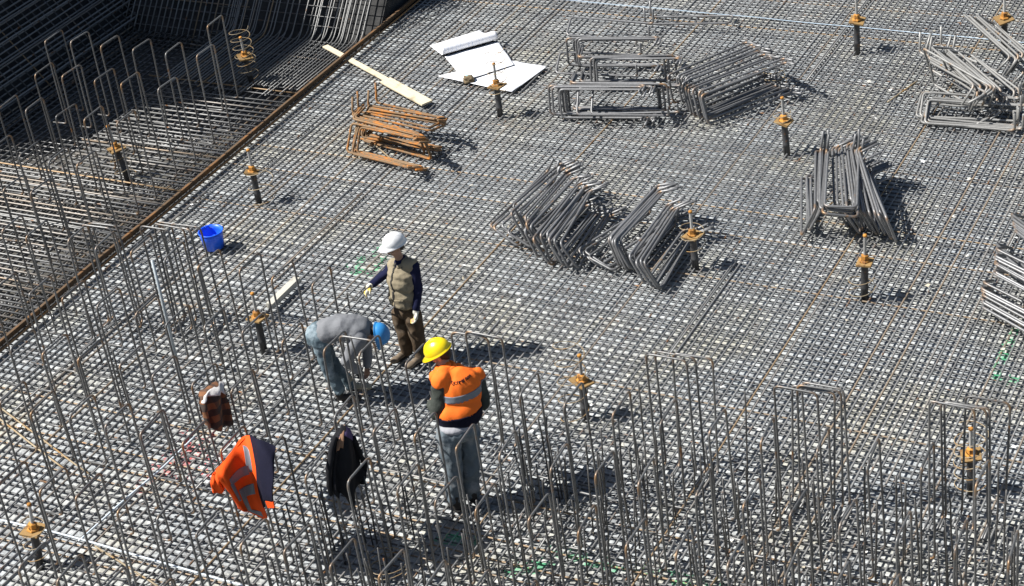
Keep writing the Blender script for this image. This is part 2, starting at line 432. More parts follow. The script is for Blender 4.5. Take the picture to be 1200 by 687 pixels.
# ------------------------------------------------------------------ rusty steel strip
st = empty('steel_strip', (STRIP + .05, 0, 0)); tag(st, 'long rusty steel edge strip dividing the recess from the main mat', 'steel strip')
V, Fc = [], []
sec = [(-.022, .012), (-.022, .105), (-.016, .11), (.022, .11), (.027, .104), (.022, .098), (-.012, .096), (-.012, .012)]
ys = [-4.6 + k * .6 for k in range(27)]
for yy in ys:
    dx = mnoise.noise(Vector((yy * .4, 3, 0))) * .03; dz = mnoise.noise(Vector((yy * .5, 8, 0))) * .02
    for (a, c) in sec: V.append(Vector((a + dx, yy, c + dz)))
n = len(sec)
for i in range(len(ys) - 1):
    for k in range(n): Fc.append((i * n + k, i * n + (k + 1) % n, (i + 1) * n + (k + 1) % n, (i + 1) * n + k))
Fc.append(tuple(range(n))[::-1]); Fc.append(tuple((len(ys) - 1) * n + k for k in range(n)))
obj('angle_profile', mesh_of('angle_profile', V, Fc, M['rustplate'], False), st)
tube_obj('edge_bar', bar_line((.055, -4.6, .02), (.06, 11, .02), 24, .01), .012, M['rusty'], st)

# ------------------------------------------------------------------ standing hoops
HH = 1.464
def hoop_points(h=HH, wd=.46, foot=.24, bend=.07):
    return fillet([(-foot, 0, .012), (0, 0, .012), (0, 0, h), (0, wd, h), (0, wd, .012), (-foot, wd, .012)], bend, 5)
hoop_meshes = []
for k in range(6):
    V, Fc = [], []
    pts = hoop_points(HH + rnd.uniform(-.03, .03), .455 + rnd.uniform(-.02, .02), .2 + rnd.uniform(0, .08), rnd.uniform(.05, .08))
    tube_into(V, Fc, [p + Vector((mnoise.noise(p * 1.5 + Vector((k * 9, 0, 0))), mnoise.noise(p * 1.5 + Vector((k * 9, 5, 0))), 0)) * .012 for p in pts], .0125, 8)
    hoop_meshes.append(mesh_of('rebar_hoop', V, Fc, M['hoop']))
def put_hoop(x, y, rz=0.0, label='', group='', z=0.0, lean=.02):
    o = obj('rebar_hoop', rnd.choice(hoop_meshes))
    o.location = (x, y, z); o.rotation_euler = (rnd.uniform(-lean, lean), rnd.uniform(-lean, lean), rz + rnd.uniform(-.06, .06))
    return tag(o, label, 'rebar hoop', group)
rows = [  # y of the row, first x, last x, step, area
    (3.57, -6.91, -6.9, .55), (2.5, -9.25, -6.2, .58), (1.45, -8.6, -6.1, .57), (.4, -8.4, -6.1, .55), (-.75, -7.5, -5.9, .5), (-1.65, -6.6, -5.9, .5),
    (-2.55, -5.85, -1.0, .52), (-3.67, -5.0, 1.0, .52), (-3.79, 2.2, 8.0, .53), (-4.68, -3.9, -.8, .51), (-4.78, 0.5, 8.2, .5), (-5.62, -3.3, 8.2, .5), (-6.78, -2.3, 8.0, .5), (-7.85, -1.2, 6.5, .52)]
for y, x0, x1, stp in rows:
    x = x0
    while x <= x1 + .01:
        if vis((x, y, HH)) or vis((x, y + .4, HH)) or vis((x, y, .1)):
            if x < -5.85: lab, gr = 'tall grey steel hoop standing in the recess left of the rusty strip', 'hoops standing in the recess'
            elif x < -.6: lab, gr = 'grey steel hoop standing in open rows between the strip and the workers', 'hoops standing between strip and workers'
            else: lab, gr = 'steel hoop standing among the dense upright bars before and beside the workers', 'hoops standing among the upright bars'
            if not (x < -5.85 and y > 4): put_hoop(x + rnd.uniform(-.035, .035), y + rnd.uniform(-.035, .035), 0, lab, gr, lean=.025)
        x += stp
for x, y, n, lab, gr in [(-4.07, -1.92, 5, 'steel hoop set crosswise in the tight cluster beside the strip and blue bucket', 'crosswise hoops beside the strip'),
                        (3.18, -2.74, 3, 'steel hoop set crosswise behind the upright bars near the mid-frame spiral post', 'crosswise hoops behind the centre bars'),
                        (4.64, -2.88, 4, 'steel hoop set crosswise at the back edge of the dense upright bars', 'crosswise hoops at the back edge of the bars'),
                        (6.2, -2.69, 4, 'steel hoop set crosswise around the rusty post near the frame edge', 'crosswise hoops around the rusty post'),
                        (-.31, -3.32, 1, 'rusty cornered steel hoop set crosswise in front of the bending worker', None),
                        (.93, -2.93, 2, 'steel hoop set crosswise just behind the worker in the orange vest', 'crosswise hoops behind the orange vest')]:
    for k in range(n):
        put_hoop(x + .46 + (k * .08 if n > 1 else 0) + rnd.uniform(-.05, .05), y + k * .055 + rnd.uniform(-.02, .02), math.pi / 2, lab, gr, lean=.03)
for k, (px, py) in enumerate([(98, 262), (104, 258), (1176, 470), (1190, 462)]):
    p = G(px, py, HH)
    put_hoop(p.x + .46, p.y, math.pi / 2 if k < 2 else .1, 'steel hoop standing in the crosswise pair over the strip' if k < 2 else 'steel hoop standing behind the rusty post at the frame edge',
             'crosswise hoops over the strip' if k < 2 else 'hoops behind the rusty post')

# straight starter bars, dense in front
st_meshes = []
for k in range(8):
    V, Fc = [], []
    h = .52 + .065 * k
    tube_into(V, Fc, [Vector((mnoise.noise(Vector((k * 5, s * 1.3, 0))) * .02, mnoise.noise(Vector((k * 5, s * 1.3, 9))) * .02, -.1 + (h + .1) * s / 5)) for s in range(6)], rnd.uniform(.009, .0115), 8)
    st_meshes.append(mesh_of('starter_bar', V, Fc, M['starter']))
cnt = 0
for y in [-3.2, -3.55, -3.9, -4.25, -4.6, -4.95, -5.3, -5.65, -6.0, -6.35, -6.7, -7.05]:
    x = -1.0 + rnd.uniform(0, .3)
    while x < 8.2:
        # the field of bars: starts right of the workers, reaches left in the front rows
        xmin = 1.75 if y > -4.2 else (.2 if y > -5 else (-.2 if y > -6.2 else .0))
        xx = x + rnd.uniform(-.1, .1); yy = y + rnd.uniform(-.12, .12)
        keep = .78 if x > 2 else .6
        if xx > xmin and rnd.random() < keep and (vis((xx, yy, 0), 0) or vis((xx, yy, .9), 0)) and cnt < 283 and not (abs(xx - 1.45) < .4 and abs(yy + 3.9) < .35):
            o = obj('starter_bar', rnd.choice(st_meshes)); o.location = (xx, yy, 0)
            o.rotation_euler = (rnd.uniform(-.05, .05), rnd.uniform(-.05, .05), rnd.uniform(0, 6))
            tag(o, 'straight thin upright steel bar in the dense field before the workers', 'starter bar', 'straight upright bars in the front field')
            cnt += 1
        x += .31
V, Fc = [], []
for k in range(230):
    xx = rnd.uniform(.2, 8.2); yy = rnd.uniform(-7.3, -3.1)
    if xx < 1.9 and yy > -4.6: continue
    h = rnd.uniform(.5, .95); a, b2 = rnd.uniform(-.04, .04), rnd.uniform(-.04, .04)
    tube_into(V, Fc, [(xx, yy, -.06), (xx + a * .5, yy + b2 * .5, h / 2), (xx + a, yy + b2, h)], .009, 6)
o = obj('starter_bar', mesh_of('starter_bar', V, Fc, M['starter'])); o['kind'] = 'stuff'
tag(o, 'the many shorter upright bars filling the dense front field', 'starter bar')
print('starters', cnt)
# taller straight bars among the rows left of the workers
for px, py in [(262, 395), (243, 350), (60, 330), (90, 320), (128, 392), (30, 300), (410, 375), (505, 440), (575, 415), (606, 430), (655, 440), (745, 430), (868, 440), (1170, 520)]:
    p = G(px, py, 1.3)
    o = obj('starter_bar', st_meshes[7]); o.location = (p.x, p.y, 0); o.scale = (1, 1, 1.12); o.rotation_euler = (rnd.uniform(-.03, .03), rnd.uniform(-.03, .03), rnd.uniform(0, 6))
    tag(o, 'taller straight steel bar standing singly between the hoop rows', 'starter bar', 'taller straight bars between the hoops')

# ------------------------------------------------------------------ piles of bent hoops lying on the mat
pile_meshes = {}
for key in ('pile', 'rusty', 'palepile'):
    pile_meshes[key] = []
    for k in range(6):
        V, Fc = [], []
        pts = hoop_points(1.40 + rnd.uniform(-.12, .08), .42 + rnd.uniform(-.03, .03), .24 + rnd.uniform(0, .1), .07)
        tube_into(V, Fc, [p + Vector((mnoise.noise(p * 1.2 + Vector((k * 7, 1, 0))), mnoise.noise(p * 1.2 + Vector((k * 7, 5, 2))), 0)) * .02 for p in pts], .0175, 8)
        pile_meshes[key].append(mesh_of('bent_hoop', V, Fc, M[key]))
def lay_hoop(near, far, zn, zf, tilt, label, group, feet_far=True, key='pile', side=1, mesh=None):
    """one leg runs from NEAR towards FAR; the other hangs from it at TILT (90 = upright plane, 0 = flat)"""
    A = G(near[0], near[1], zn); B = G(far[0], far[1], zf)
    u = (B - A).normalized()
    s = u.cross(UP).normalized() * side
    wv = (s * math.cos(R_(tilt)) - UP * math.sin(R_(tilt)))
    wv = (wv - u * wv.dot(u)).normalized()
    if feet_far: Z = -u; org = A - Z * 1.40
    else: Z = u; org = A
    Y = wv; X = Y.cross(Z)
    o = obj('bent_hoop', mesh if mesh is not None else rnd.choice(pile_meshes[key]))
    mt = Matrix((X, Y, Z)).transposed().to_4x4(); mt.translation = org
    o.matrix_world = mt
    # keep it on the mat: lift by whatever sinks below
    lo = min((mt @ v.co).z for v in o.data.vertices)
    if lo < .004: o.location.z += .004 - lo
    return tag(o, label, 'bent hoop', group)
def pile(specs, label, group, key='pile', jit=2.0, ang=6):
    for near, far, zn, zf, tilt, ff, side, n, dn, df in specs:
        for k in range(n):
            q = k / max(1, n - 1) if n > 1 else 0
            nn = (near[0] + dn[0] * q + rnd.uniform(-jit, jit), near[1] + dn[1] * q + rnd.uniform(-jit, jit) * .6)
            ffx = (far[0] + df[0] * q + rnd.uniform(-jit, jit), far[1] + df[1] * q + rnd.uniform(-jit, jit) * .6)
            lay_hoop(nn, ffx, zn + rnd.uniform(-.03, .03), zf + rnd.uniform(-.03, .03), tilt + rnd.uniform(-ang, ang), label, group, ff, key, side)
pile([((612, 272), (686, 196), .40, .42, 66, True, 1, 8, (42, 16), (12, 20)), ((598, 252), (656, 198), .40, .36, 58, True, 1, 6, (22, 12), (18, 2)),
      ((576, 270), (634, 222), .12, .16, 25, True, 1, 4, (14, 12), (10, 6))],
     'grey bent steel hoop in the fanned pile behind the white-helmeted worker', 'hoops of the fanned pile behind the worker', jit=2.6, ang=9)
pile([((710, 284), (778, 212), .42, .44, 68, True, 1, 8, (12, 4), (6, 6)), ((734, 306), (790, 230), .36, .36, 58, True, 1, 5, (20, 10), (8, 14)),
      ((674, 296), (728, 262), .10, .12, 14, True, 1, 3, (12, 8), (8, 6))],
     'grey bent steel hoop in the pile beside the mid-mat post with a wire spiral', 'hoops of the pile beside the spiral post', jit=1.6, ang=6)
pile([((786, 88), (886, 46), .46, .50, 78, True, 1, 4, (12, 6), (5, 10)), ((800, 96), (892, 58), .44, .47, 76, True, 1, 4, (10, 6), (5, 10)), ((812, 104), (898, 70), .42, .44, 74, True, 1, 5, (14, 8), (5, 12))],
     'grey bent steel hoop in the neat slanted stack beside the frames in parallel', 'hoops of the slanted stack', jit=.4, ang=1.5)
pile([((648, 127), (776, 127), .10, .10, 82, True, 1, 4, (4, 2), (3, 2)), ((776, 101), (650, 101), .42, .40, 86, True, 1, 5, (3, 2), (3, 2)), ((660, 102), (770, 101), .44, .44, 86, True, 1, 4, (-4, 2), (4, 2)), ((690, 103), (780, 101), .44, .44, 40, True, 1, 2, (-14, 0), (0, 2))],
     'grey bent steel hoop in the front of two parallel stacks near the slanted stack', 'hoops of the front parallel stack', jit=.5, ang=2)
pile([((668, 48), (784, 47), .42, .42, 84, True, 1, 4, (2, 2), (0, 2)), ((690, 74), (784, 73), .38, .38, 82, True, 1, 4, (3, 3), (2, 2)), ((784, 72), (688, 74), .36, .36, 84, True, 1, 4, (2, 2), (2, 2)), ((650, 71), (700, 73), .1, .1, 20, True, 1, 1, (0, 0), (0, 0))],
     'grey bent steel hoop in the rear of two parallel stacks near the slanted stack', 'hoops of the rear parallel stack', jit=.5, ang=2)
pile([((665, 24), (745, 31), .2, .1, 18, True, 1, 1, (4, 2), (6, 2)), ((757, 30), (840, 31), .04, .04, 3, False, -1, 1, (0, 0), (0, 0))],
     'thin steel hoop lying flat behind the parallel stacks', 'hoops lying flat behind the stacks')
pile([((1002, 250), (992, 165), .36, .55, 70, True, 1, 9, (36, 10), (14, 12)), ((956, 246), (955, 190), .42, .47, 66, True, -1, 5, (10, -3), (8, -5)), ((960, 248), (962, 194), .50, .56, 6, True, 1, 4, (6, -3), (8, -3)), ((978, 244), (976, 180), .40, .50, 62, True, 1, 5, (20, -2), (14, -2))],
     'grey bent steel hoop in the upright fan-shaped heap between two rusty-topped posts', 'hoops of the fan-shaped heap', jit=1, ang=5)
pile([((1186, 92), (1132, 44), .22, .34, 40, False, 1, 5, (14, -6), (10, -6)), ((1166, 122), (1116, 84), .22, .24, 30, False, 1, 7, (-26, 2), (-16, 0)), ((1078, 116), (1170, 124), .12, .10, 20, True, 1, 6, (6, 8), (0, 6)), ((1150, 96), (1098, 70), .2, .2, 12, True, 1, 3, (6, 8), (4, 6)), ((1168, 130), (1128, 104), .16, .18, 70, False, 1, 3, (-10, 0), (-8, 4))],
     'pale grey bent steel hoop in the tangled heap in the far corner', 'hoops of the tangled far heap', jit=2.4, ang=12, key='palepile')
pile([((1164, 306), (1212, 330), .36, .3, 66, False, 1, 7, (-2, 30), (-4, 32)), ((1182, 268), (1225, 300), .32, .32, 62, False, 1, 6, (4, 18), (6, 18))],
     'dark bent steel hoop in the pile cut by the frame edge', 'hoops of the pile at the frame edge', jit=1, ang=4)
pile([((428, 128), (514, 142), .34, .34, 60, True, 1, 5, (2, 3), (2, 3)), ((416, 150), (492, 168), .30, .30, 60, True, 1, 5, (4, 3), (4, 3)), ((508, 150), (430, 132), .36, .40, 8, True, 1, 2, (0, 4), (0, 4)), ((496, 164), (420, 144), .34, .34, 80, True, 1, 3, (3, 3), (3, 3))],
     'orange rusted bent steel hoop in the small pile by the wooden boards', 'hoops of the rusty pile', key='rusty', jit=1.5, ang=8)

# ------------------------------------------------------------------ posts with plate and nut
def lathe(prof, n=20, closed=False):
    V, Fc = [], []
    for r, z in prof:
        for k in range(n):
            a = 2 * math.pi * k / n; V.append(Vector((r * math.cos(a), r * math.sin(a), z)))
    for i in range(len(prof) - 1):
        for k in range(n): Fc.append((i * n + k, i * n + (k + 1) % n, (i + 1) * n + (k + 1) % n, (i + 1) * n + k))
    Fc.append(tuple(range(n))[::-1]); Fc.append(tuple((len(prof) - 1) * n + k for k in range(n)))
    return V, Fc
V, Fc = lathe([(.046, -.16), (.046, .1), (.05, .105), (.05, .13), (.046, .135), (.044, .40), (.05, .41), (.05, .45)], 16); me_pipe = mesh_of('pipe', V, Fc, M['pipe'])
V, Fc = lathe([(.018, .49)] + sum([[(.0205, .5 + k * .012), (.0165, .506 + k * .012)] for k in range(25)], []) + [(.018, .803)], 12); me_rod = mesh_of('threaded_rod', V, Fc, M['rod'])
V, Fc = lathe([(.02, .80), (.026, .805), (.026, .825), (.018, .833)], 12); me_cap = mesh_of('rod_cap', V, Fc, M['nut'])
V, Fc = lathe([(.075, .478), (.07, .492), (.05, .5), (.048, .555), (.04, .562), (.026, .565)], 6); me_nut = mesh_of('nut', V, Fc, M['nut'], False)
me_plate = box_mesh('bearing_plate', .215, .215, .024, M['plate'], .005)
def post(px, py, label, rz=0.0, tilt=(0, 0), spiral=None, scale=1.0):
    p = G(px, py)
    e = empty('anchor_post', (p.x, p.y, 0), rz); e.rotation_euler = (tilt[0] + rnd.uniform(-.035, .035), tilt[1] + rnd.uniform(-.035, .035), rnd.uniform(0, 6.28)); e.scale = (1, 1, scale * rnd.uniform(.94, 1.06))
    tag(e, label, 'anchor post', 'anchor posts standing in the mat')
    obj('pipe', me_pipe, e); obj('threaded_rod', me_rod, e); obj('rod_cap', me_cap, e); obj('nut', me_nut, e)
    b = obj('bearing_plate', me_plate, e, (rnd.uniform(-.012, .012), rnd.uniform(-.012, .012), .463)); b.rotation_euler = (rnd.uniform(-.2, .2), rnd.uniform(-.2, .2), rnd.uniform(0, 1.5)); b.scale = (rnd.uniform(.85, 1.12), rnd.uniform(.85, 1.12), 1)
    if spiral:
        z0, z1, turns, r, off = spiral
        pts = []
        nn = int(turns * 20)
        for k in range(nn + 1):
            a = 2 * math.pi * k / 20
            rr = r * (1 + .08 * mnoise.noise(Vector((k * .08, px, 0)))); dz = .02 * mnoise.noise(Vector((k * .15, py, 3)))
            pts.append((off[0] + rr * math.cos(a), off[1] + rr * math.sin(a), z0 + (z1 - z0) * k / nn + dz))
        tube_obj('spiral_wire', pts, .005, M['wire'], e, 6)
    return e
post(1004.5, 59, 'rusty-topped anchor post behind the slanted stack, no spiral, near the far string')
post(1177, 58, 'rusty-topped anchor post behind the tangled heap in the far corner')
post(922, 178, 'rusty-topped anchor post between the slanted stack and the fan-shaped heap', spiral=(.5, .62, 1.5, .12, (.03, .02)))
post(586, 134, 'anchor post with a thin wire spiral standing before the white drawings', spiral=(.25, 1.05, 5.2, .145, (0, .03)))
post(815, 312, 'anchor post with a wire spiral beside the pile of bent hoops, mid mat', spiral=(.3, .66, 2.2, .15, (0, 0)))
post(1013, 347, 'rusty-topped anchor post in front of the fan-shaped heap', spiral=(.0, .35, 2.2, .16, (-.04, 0)))
post(303, 235, 'anchor post beside the rusty strip with slack wire around its foot', spiral=(.0, .55, 2.3, .19, (-.06, .05)), tilt=(0, -.03))
post(149, 208, 'leaning anchor post standing in the sunlit recess among the hoops', spiral=(.0, .5, 2.6, .15, (0, 0)), tilt=(.0, -.08))
post(294, 95, 'anchor post in a wide wire spiral at the back of the recess', spiral=(.1, 1.0, 6.2, .16, (0, 0)))
post(309, 409, 'rusty-topped anchor post beside the bending worker and the timber block')
post(686, 487, 'anchor post with a loose wire spiral behind the upright bars, mid frame', spiral=(.0, 1.1, 4.5, .17, (.1, .06)))
post(1138, 573, 'anchor post under the crosswise hoops among the upright bars', spiral=(.05, .8, 5, .17, (0, 0)))
post(46, 660, 'rust-encrusted anchor post standing by the white hose among the open hoops', spiral=(.1, .6, 3, .13, (0, 0)), tilt=(0, -.1))
p = G(456, 672)
pts = [(p.x + (.2 + .02 * math.sin(k * .7)) * math.cos(k * .33), p.y + .2 * math.sin(k * .33), .03 + .0035 * k) for k in range(48)]
tag(tube_obj('wire_coil', pts, .005, M['wire'], None, 6), 'loose rusty wire coil lying among the nearest upright bars', 'wire coil')
p = G(985, 258)
pts = [(p.x + (.19 + .03 * math.sin(k * .5)) * math.cos(k * .33), p.y + .17 * math.sin(k * .33), .16 + .003 * k) for k in range(40)]
tag(tube_obj('wire_coil', pts, .006, M['wire'], None, 6), 'thin tan wire coil lying against the fan-shaped heap of hoops', 'wire coil')
p = G(908, 98)
pts = [(p.x + (.17 + .03 * math.sin(k * .5)) * math.cos(k * .33), p.y + .15 * math.sin(k * .33), .03 + .006 * k) for k in range(40)]
tag(tube_obj('wire_coil', pts, .006, M['wire'], None, 6), 'thin tan wire coil in the shade of the slanted stack', 'wire coil')

# ------------------------------------------------------------------ loose things on the mat
mb = plain('blue plastic', (.02, .14, 1.0), .38, .08, 8, .5, 0)
bk = empty('bucket', G(251, 289)); tag(bk, 'bright blue plastic bucket standing alone on the steel mat', 'bucket')
V, Fc = lathe([(.138, .004), (.142, .0), (.157, .19), (.166, .25), (.158, .25), (.149, .19), (.133, .016), (.0, .014)], 28)
obj('shell', mesh_of('shell', V, Fc[:-2] + [Fc[-2]], mb), bk)
V, Fc = [], []; tube_into(V, Fc, [(.167 * math.cos(a), .167 * math.sin(a), .25) for a in [2 * math.pi * k / 28 for k in range(28)]], .0085, 8, closed=True)
obj('rim', mesh_of('rim', V, Fc, mb), bk)
for s in (-1, 1):
    me = box_mesh('handle_lug', .035, .012, .05, mb, .003); o = obj('handle_lug', me, bk, (s * .155 * .8, s * .155 * -.6, .235)); o.rotation_euler = (0, 0, math.atan2(-.6, .8) + math.pi / 2)
pts = [(.155 * .8 * math.cos(a), -.155 * .6 * math.cos(a), .235) for a in (0,)]
V, Fc = [], []
tube_into(V, Fc, [Vector((.124 * math.cos(a), -.093 * math.cos(a), .235)) + Vector((.6, .8, 0)) * .158 * math.sin(a) + Vector((0, 0, -.12)) * math.sin(a) * .4 for a in [math.pi * k / 16 for k in range(17)]], .004, 6)
obj('handle', mesh_of('handle', V, Fc, M['rod']), bk)

def wood(name, c1, c2):
    m, t, b = new_mat(name); v = objcoord(t)
    mp = N(t, 'ShaderNodeMapping'); mp.inputs['Scale'].default_value = (1.2, 22, 22); t.links.new(v, mp.inputs['Vector'])
    n = noise_n(t, mp.outputs[0], 2.2, 5, .65)
    c = mix_c(t, n, c1, c2)
    c = mix_c(t, ramp(t, noise_n(t, v, 5, 4, .6), [(.55, (0, 0, 0)), (.75, (1, 1, 1))]), c, tuple(x * .6 for x in c1))
    t.links.new(c, b.inputs['Base Color']); b.inputs['Roughness'].default_value = .75; bump_n(t, b, n, .3, .004)
    return m
WD = wood('pale raw timber', (.55, .45, .29), (.78, .70, .52)); WD2 = wood('grey weathered timber', (.42, .40, .34), (.60, .57, .48))
def board(pa, pb, wd, th, mat, label, z=.0, name='board', cat='board', dz=0.0):
    A = G(*pa); B = G(*pb); d = B - A
    me = box_mesh(name, d.length, wd, th, mat, .004, .006, 6)
    o = obj(name, me); o.location = (A + B) / 2 + Vector((0, 0, z + th / 2)); o.rotation_euler = (rnd.uniform(-.02, .02), dz, math.atan2(d.y, d.x))
    return tag(o, label, cat)
board((381, 55), (478, 108), .10, .022, WD, 'long narrow pale board passing under the rusty strip', .004)
board((452, 97), (501, 124), .2, .03, WD, 'short wide pale board lying over the end of the narrow one', .03)
board((317, 362), (349, 331), .10, .08, WD2, 'thick pale timber block beside the rusty-topped post', .004, 'timber_block', 'timber block')

# drawings: thin sheets with a curl
def paper_mat():
    m, t, b = new_mat('drawing paper'); v = objcoord(t)
    br = N(t, 'ShaderNodeTexBrick'); br.inputs['Scale'].default_value = 5.5; br.inputs['Mortar Size'].default_value = .012
    br.inputs['Color1'].default_value = br.inputs['Color2'].default_value = (0, 0, 0, 1); br.inputs['Mortar'].default_value = (1, 1, 1, 1)
    t.links.new(v, br.inputs['Vector'])
    k = math_n(t, 'MULTIPLY', br.outputs['Color'], math_n(t, 'GREATER_THAN', noise_n(t, v, 3, 2), vb=.52))
    c = mix_c(t, math_n(t, 'MULTIPLY', k, vb=.6), (.86, .86, .87), (.30, .40, .62))
    t.links.new(c, b.inputs['Base Color']); b.inputs['Roughness'].default_value = .7
    return m
MP = paper_mat()
def sheet(px4, label, curl=None, z=.006):
    P4 = [G(*p) for p in px4]; nx, ny = 26, 26; V, Fc = [], []
    sd = rnd.uniform(0, 99)
    for j in range(ny + 1):
        for i in range(nx + 1):
            s, q = i / nx, j / ny
            p = P4[0].lerp(P4[1], s).lerp(P4[3].lerp(P4[2], s), q)
            zz = z + .018 * max(0, mnoise.noise(Vector((s * 2.3 + sd, q * 2.3, 0)))) + .006
            if curl and q > .72:       # the near edge rolls up and back
                L = (q - .72) / .28; a = L * math.pi * 1.25; rr = curl
                base = P4[0].lerp(P4[1], s).lerp(P4[3].lerp(P4[2], s), .72 + .1 * 1)
                dirv = (P4[3].lerp(P4[2], s) - P4[0].lerp(P4[1], s)).normalized()
                p = base + dirv * rr * math.sin(a); zz = z + .006 + rr * (1 - math.cos(a))
            V.append(Vector((p.x, p.y, zz)))
    for j in range(ny):
        for i in range(nx):
            a = j * (nx + 1) + i; Fc.append((a, a + 1, a + nx + 2, a + nx + 1))
    o = obj('drawing_sheet', mesh_of('drawing_sheet', V, Fc, MP))
    md = o.modifiers.new('thickness', 'SOLIDIFY'); md.thickness = .0015
    return tag(o, label, 'drawing sheet')
sheet([(513, 90), (594, 71), (641, 79), (600, 109)], 'white drawing sheet lying flat behind the spiral post, the one reaching out furthest', z=.004)
sheet([(521, 68), (584, 51), (603, 78), (545, 97)], 'white drawing sheet spread between the curled sheet and the flat one', z=.026)
sheet([(504, 57), (562, 39), (586, 52), (521, 70)], 'white drawing sheet with its near edge curled up in bluish shade', .075, .045)

# ------------------------------------------------------------------ hoses, string, loose rods
white = plain('white hose plastic', (.58, .64, .68), .5, .1, 6, .4, 0)
blue_s = plain('pale blue cord', (.45, .56, .66), .7, .1, 6, .3, 0)
def on_mat(pxs, z, seg=8, wob=.02):
    P = [G(*p, z) for p in pxs]; out = []
    for a, c in zip(P[:-1], P[1:]):
        for k in range(seg): out.append(a.lerp(c, k / seg))
    out.append(P[-1])
    return [p + Vector((mnoise.noise(p * 1.1), mnoise.noise(p * 1.1 + Vector((5, 5, 0))), 0)) * wob for p in out]
tag(tube_obj('hose', on_mat([(-30, 604), (60, 622), (140, 645), (220, 668), (320, 696)], .012), .012, white), 'white hose laid straight across the mat in the near corner', 'hose')
tag(tube_obj('hose', on_mat([(92, 634), (140, 592), (190, 548), (228, 512)], .014), .013, white), 'pale hose branching off the white one toward the red paint', 'hose')
tag(tube_obj('string_line', on_mat([(640, -2), (760, 9), (900, 22), (1050, 36), (1230, 53)], .008), .006, blue_s), 'pale blue string line stretched across the far side of the mat', 'string line')
for pa, pb, lab in [((-10, 470), (104, 556), 'tan rusty rod lying askew near the edge, the farther of two'), ((-12, 482), (78, 552), 'tan rusty rod lying askew near the edge, the nearer of two'),
                    ((416, 150), (466, 193), 'straight rusty rod reaching out from the rusty pile'), ((112, 640), (190, 690), 'thin tan rod lying on the mat by the white hose'),
                    ((1040, 120), (1075, 95), 'short rusty rod end lying before the tangled far heap'), ((520, 205), (545, 175), None), ((600, 350), (655, 300), None)]:
    if lab: tag(tube_obj('loose_rod', bar_line(G(*pa, .012), G(*pb, .014), 6, .01), .0115, M['wire']), lab, 'rod')
# the pale upright tube in the crosswise cluster
p = G(211, 437)
tag(tube_obj('upright_tube', [(p.x, p.y, -.1), (p.x + .01, p.y, .8), (p.x, p.y + .02, 1.62)], .019, M['pale']), 'pale galvanised upright tube by the crosswise hoops near the strip', 'tube')
# crumpled rag at the edge of the drawings
def blobby(name, c, r, mat, parent=None, amp=.4, seed=0, sub=3):
    bm = bmesh.new(); bmesh.ops.create_icosphere(bm, subdivisions=sub, radius=1)
    for v in bm.verts:
        k = 1 + amp * mnoise.noise(v.co * 1.7 + Vector((seed, 0, 0))) + amp * .5 * mnoise.noise(v.co * 4 + Vector((0, seed, 0)))
        v.co = Vector((v.co.x * r[0] * k, v.co.y * r[1] * k, v.co.z * r[2] * k))
    me = bpy.data.meshes.new(name); bm.to_mesh(me); bm.free(); me.materials.append(mat)
    for p_ in me.polygons: p_.use_smooth = True
    return obj(name, me, parent, c)
g0 = G(549, 96)
o = blobby('crumpled_rag', g0 + Vector((0, 0, .045)), (.10, .075, .05), plain('brown rag', (.16, .12, .07), .9), None, .7, 3)
tag(o, 'small crumpled brown rag on the edge of the white drawings', 'rag')
o2 = blobby('patch', (-.02, .06, .01), (.07, .03, .03), plain('cyan rag', (.25, .5, .55), .9), o, .5, 8)
# scraps of paper, plastic and tie wire caught on the bars
V, Fc = [], []
for k in range(260):
    px, py = rnd.uniform(20, 1195), rnd.uniform(5, 680)
    c = G(px, py, .004)
    if c.x < STRIP + .2: continue
    s = rnd.choice([.012, .015, .018, .022, .03])
    a = rnd.uniform(0, 6.28); u = Vector((math.cos(a), math.sin(a), rnd.uniform(-.2, .3))) * s; v = Vector((-math.sin(a), math.cos(a), rnd.uniform(-.2, .3))) * s * rnd.uniform(.3, .9)
    i = len(V); V += [c - u - v, c + u - v * .7, c + u * .8 + v + Vector((0, 0, .012)), c - u * .7 + v]; 
    V[i:] = [p_ + Vector((0, 0, .012)) for p_ in V[i:]]
    Fc.append((i, i + 1, i + 2, i + 3))
o = obj('litter', mesh_of('litter', V, Fc, plain('white scraps', (.75, .75, .72), .8, .2, 3, .3, 0, c2=(.45, .40, .30)), False)); o['kind'] = 'stuff'
md = o.modifiers.new('thickness', 'SOLIDIFY'); md.thickness = .003

#PEOPLE#
# ------------------------------------------------------------------ people and clothes
def add_cone(V, Fc, p0, r0, p1, r1, n=14):
    p0 = Vector(p0); p1 = Vector(p1); d = p1 - p0
    ax = d.normalized() if d.length > 1e-6 else Vector((0, 0, 1))
    u = ax.orthogonal().normalized(); v = ax.cross(u); base = len(V); rings = []
    for k in range(1, 5):
        a = -math.pi / 2 + k * math.pi / 8; rings.append((p0 + ax * r0 * math.sin(a), r0 * math.cos(a)))
    for k in range(0, 4):
        a = k * math.pi / 8; rings.append((p1 + ax * r1 * math.sin(a), r1 * math.cos(a)))
    for c, r in rings:
        for k in range(n):
            a = 2 * math.pi * k / n; V.append(c + (u * math.cos(a) + v * math.sin(a)) * r)
    for i in range(len(rings) - 1):
        for k in range(n):
            Fc.append((base + i * n + k, base + i * n + (k + 1) % n, base + (i + 1) * n + (k + 1) % n, base + (i + 1) * n + k))
    V.append(p0 - ax * r0); V.append(p1 + ax * r1); e = len(V) - 2
    for k in range(n):
        Fc.append((base + (k + 1) % n, base + k, e)); q = base + (len(rings) - 1) * n
        Fc.append((q + k, q + (k + 1) % n, e + 1))
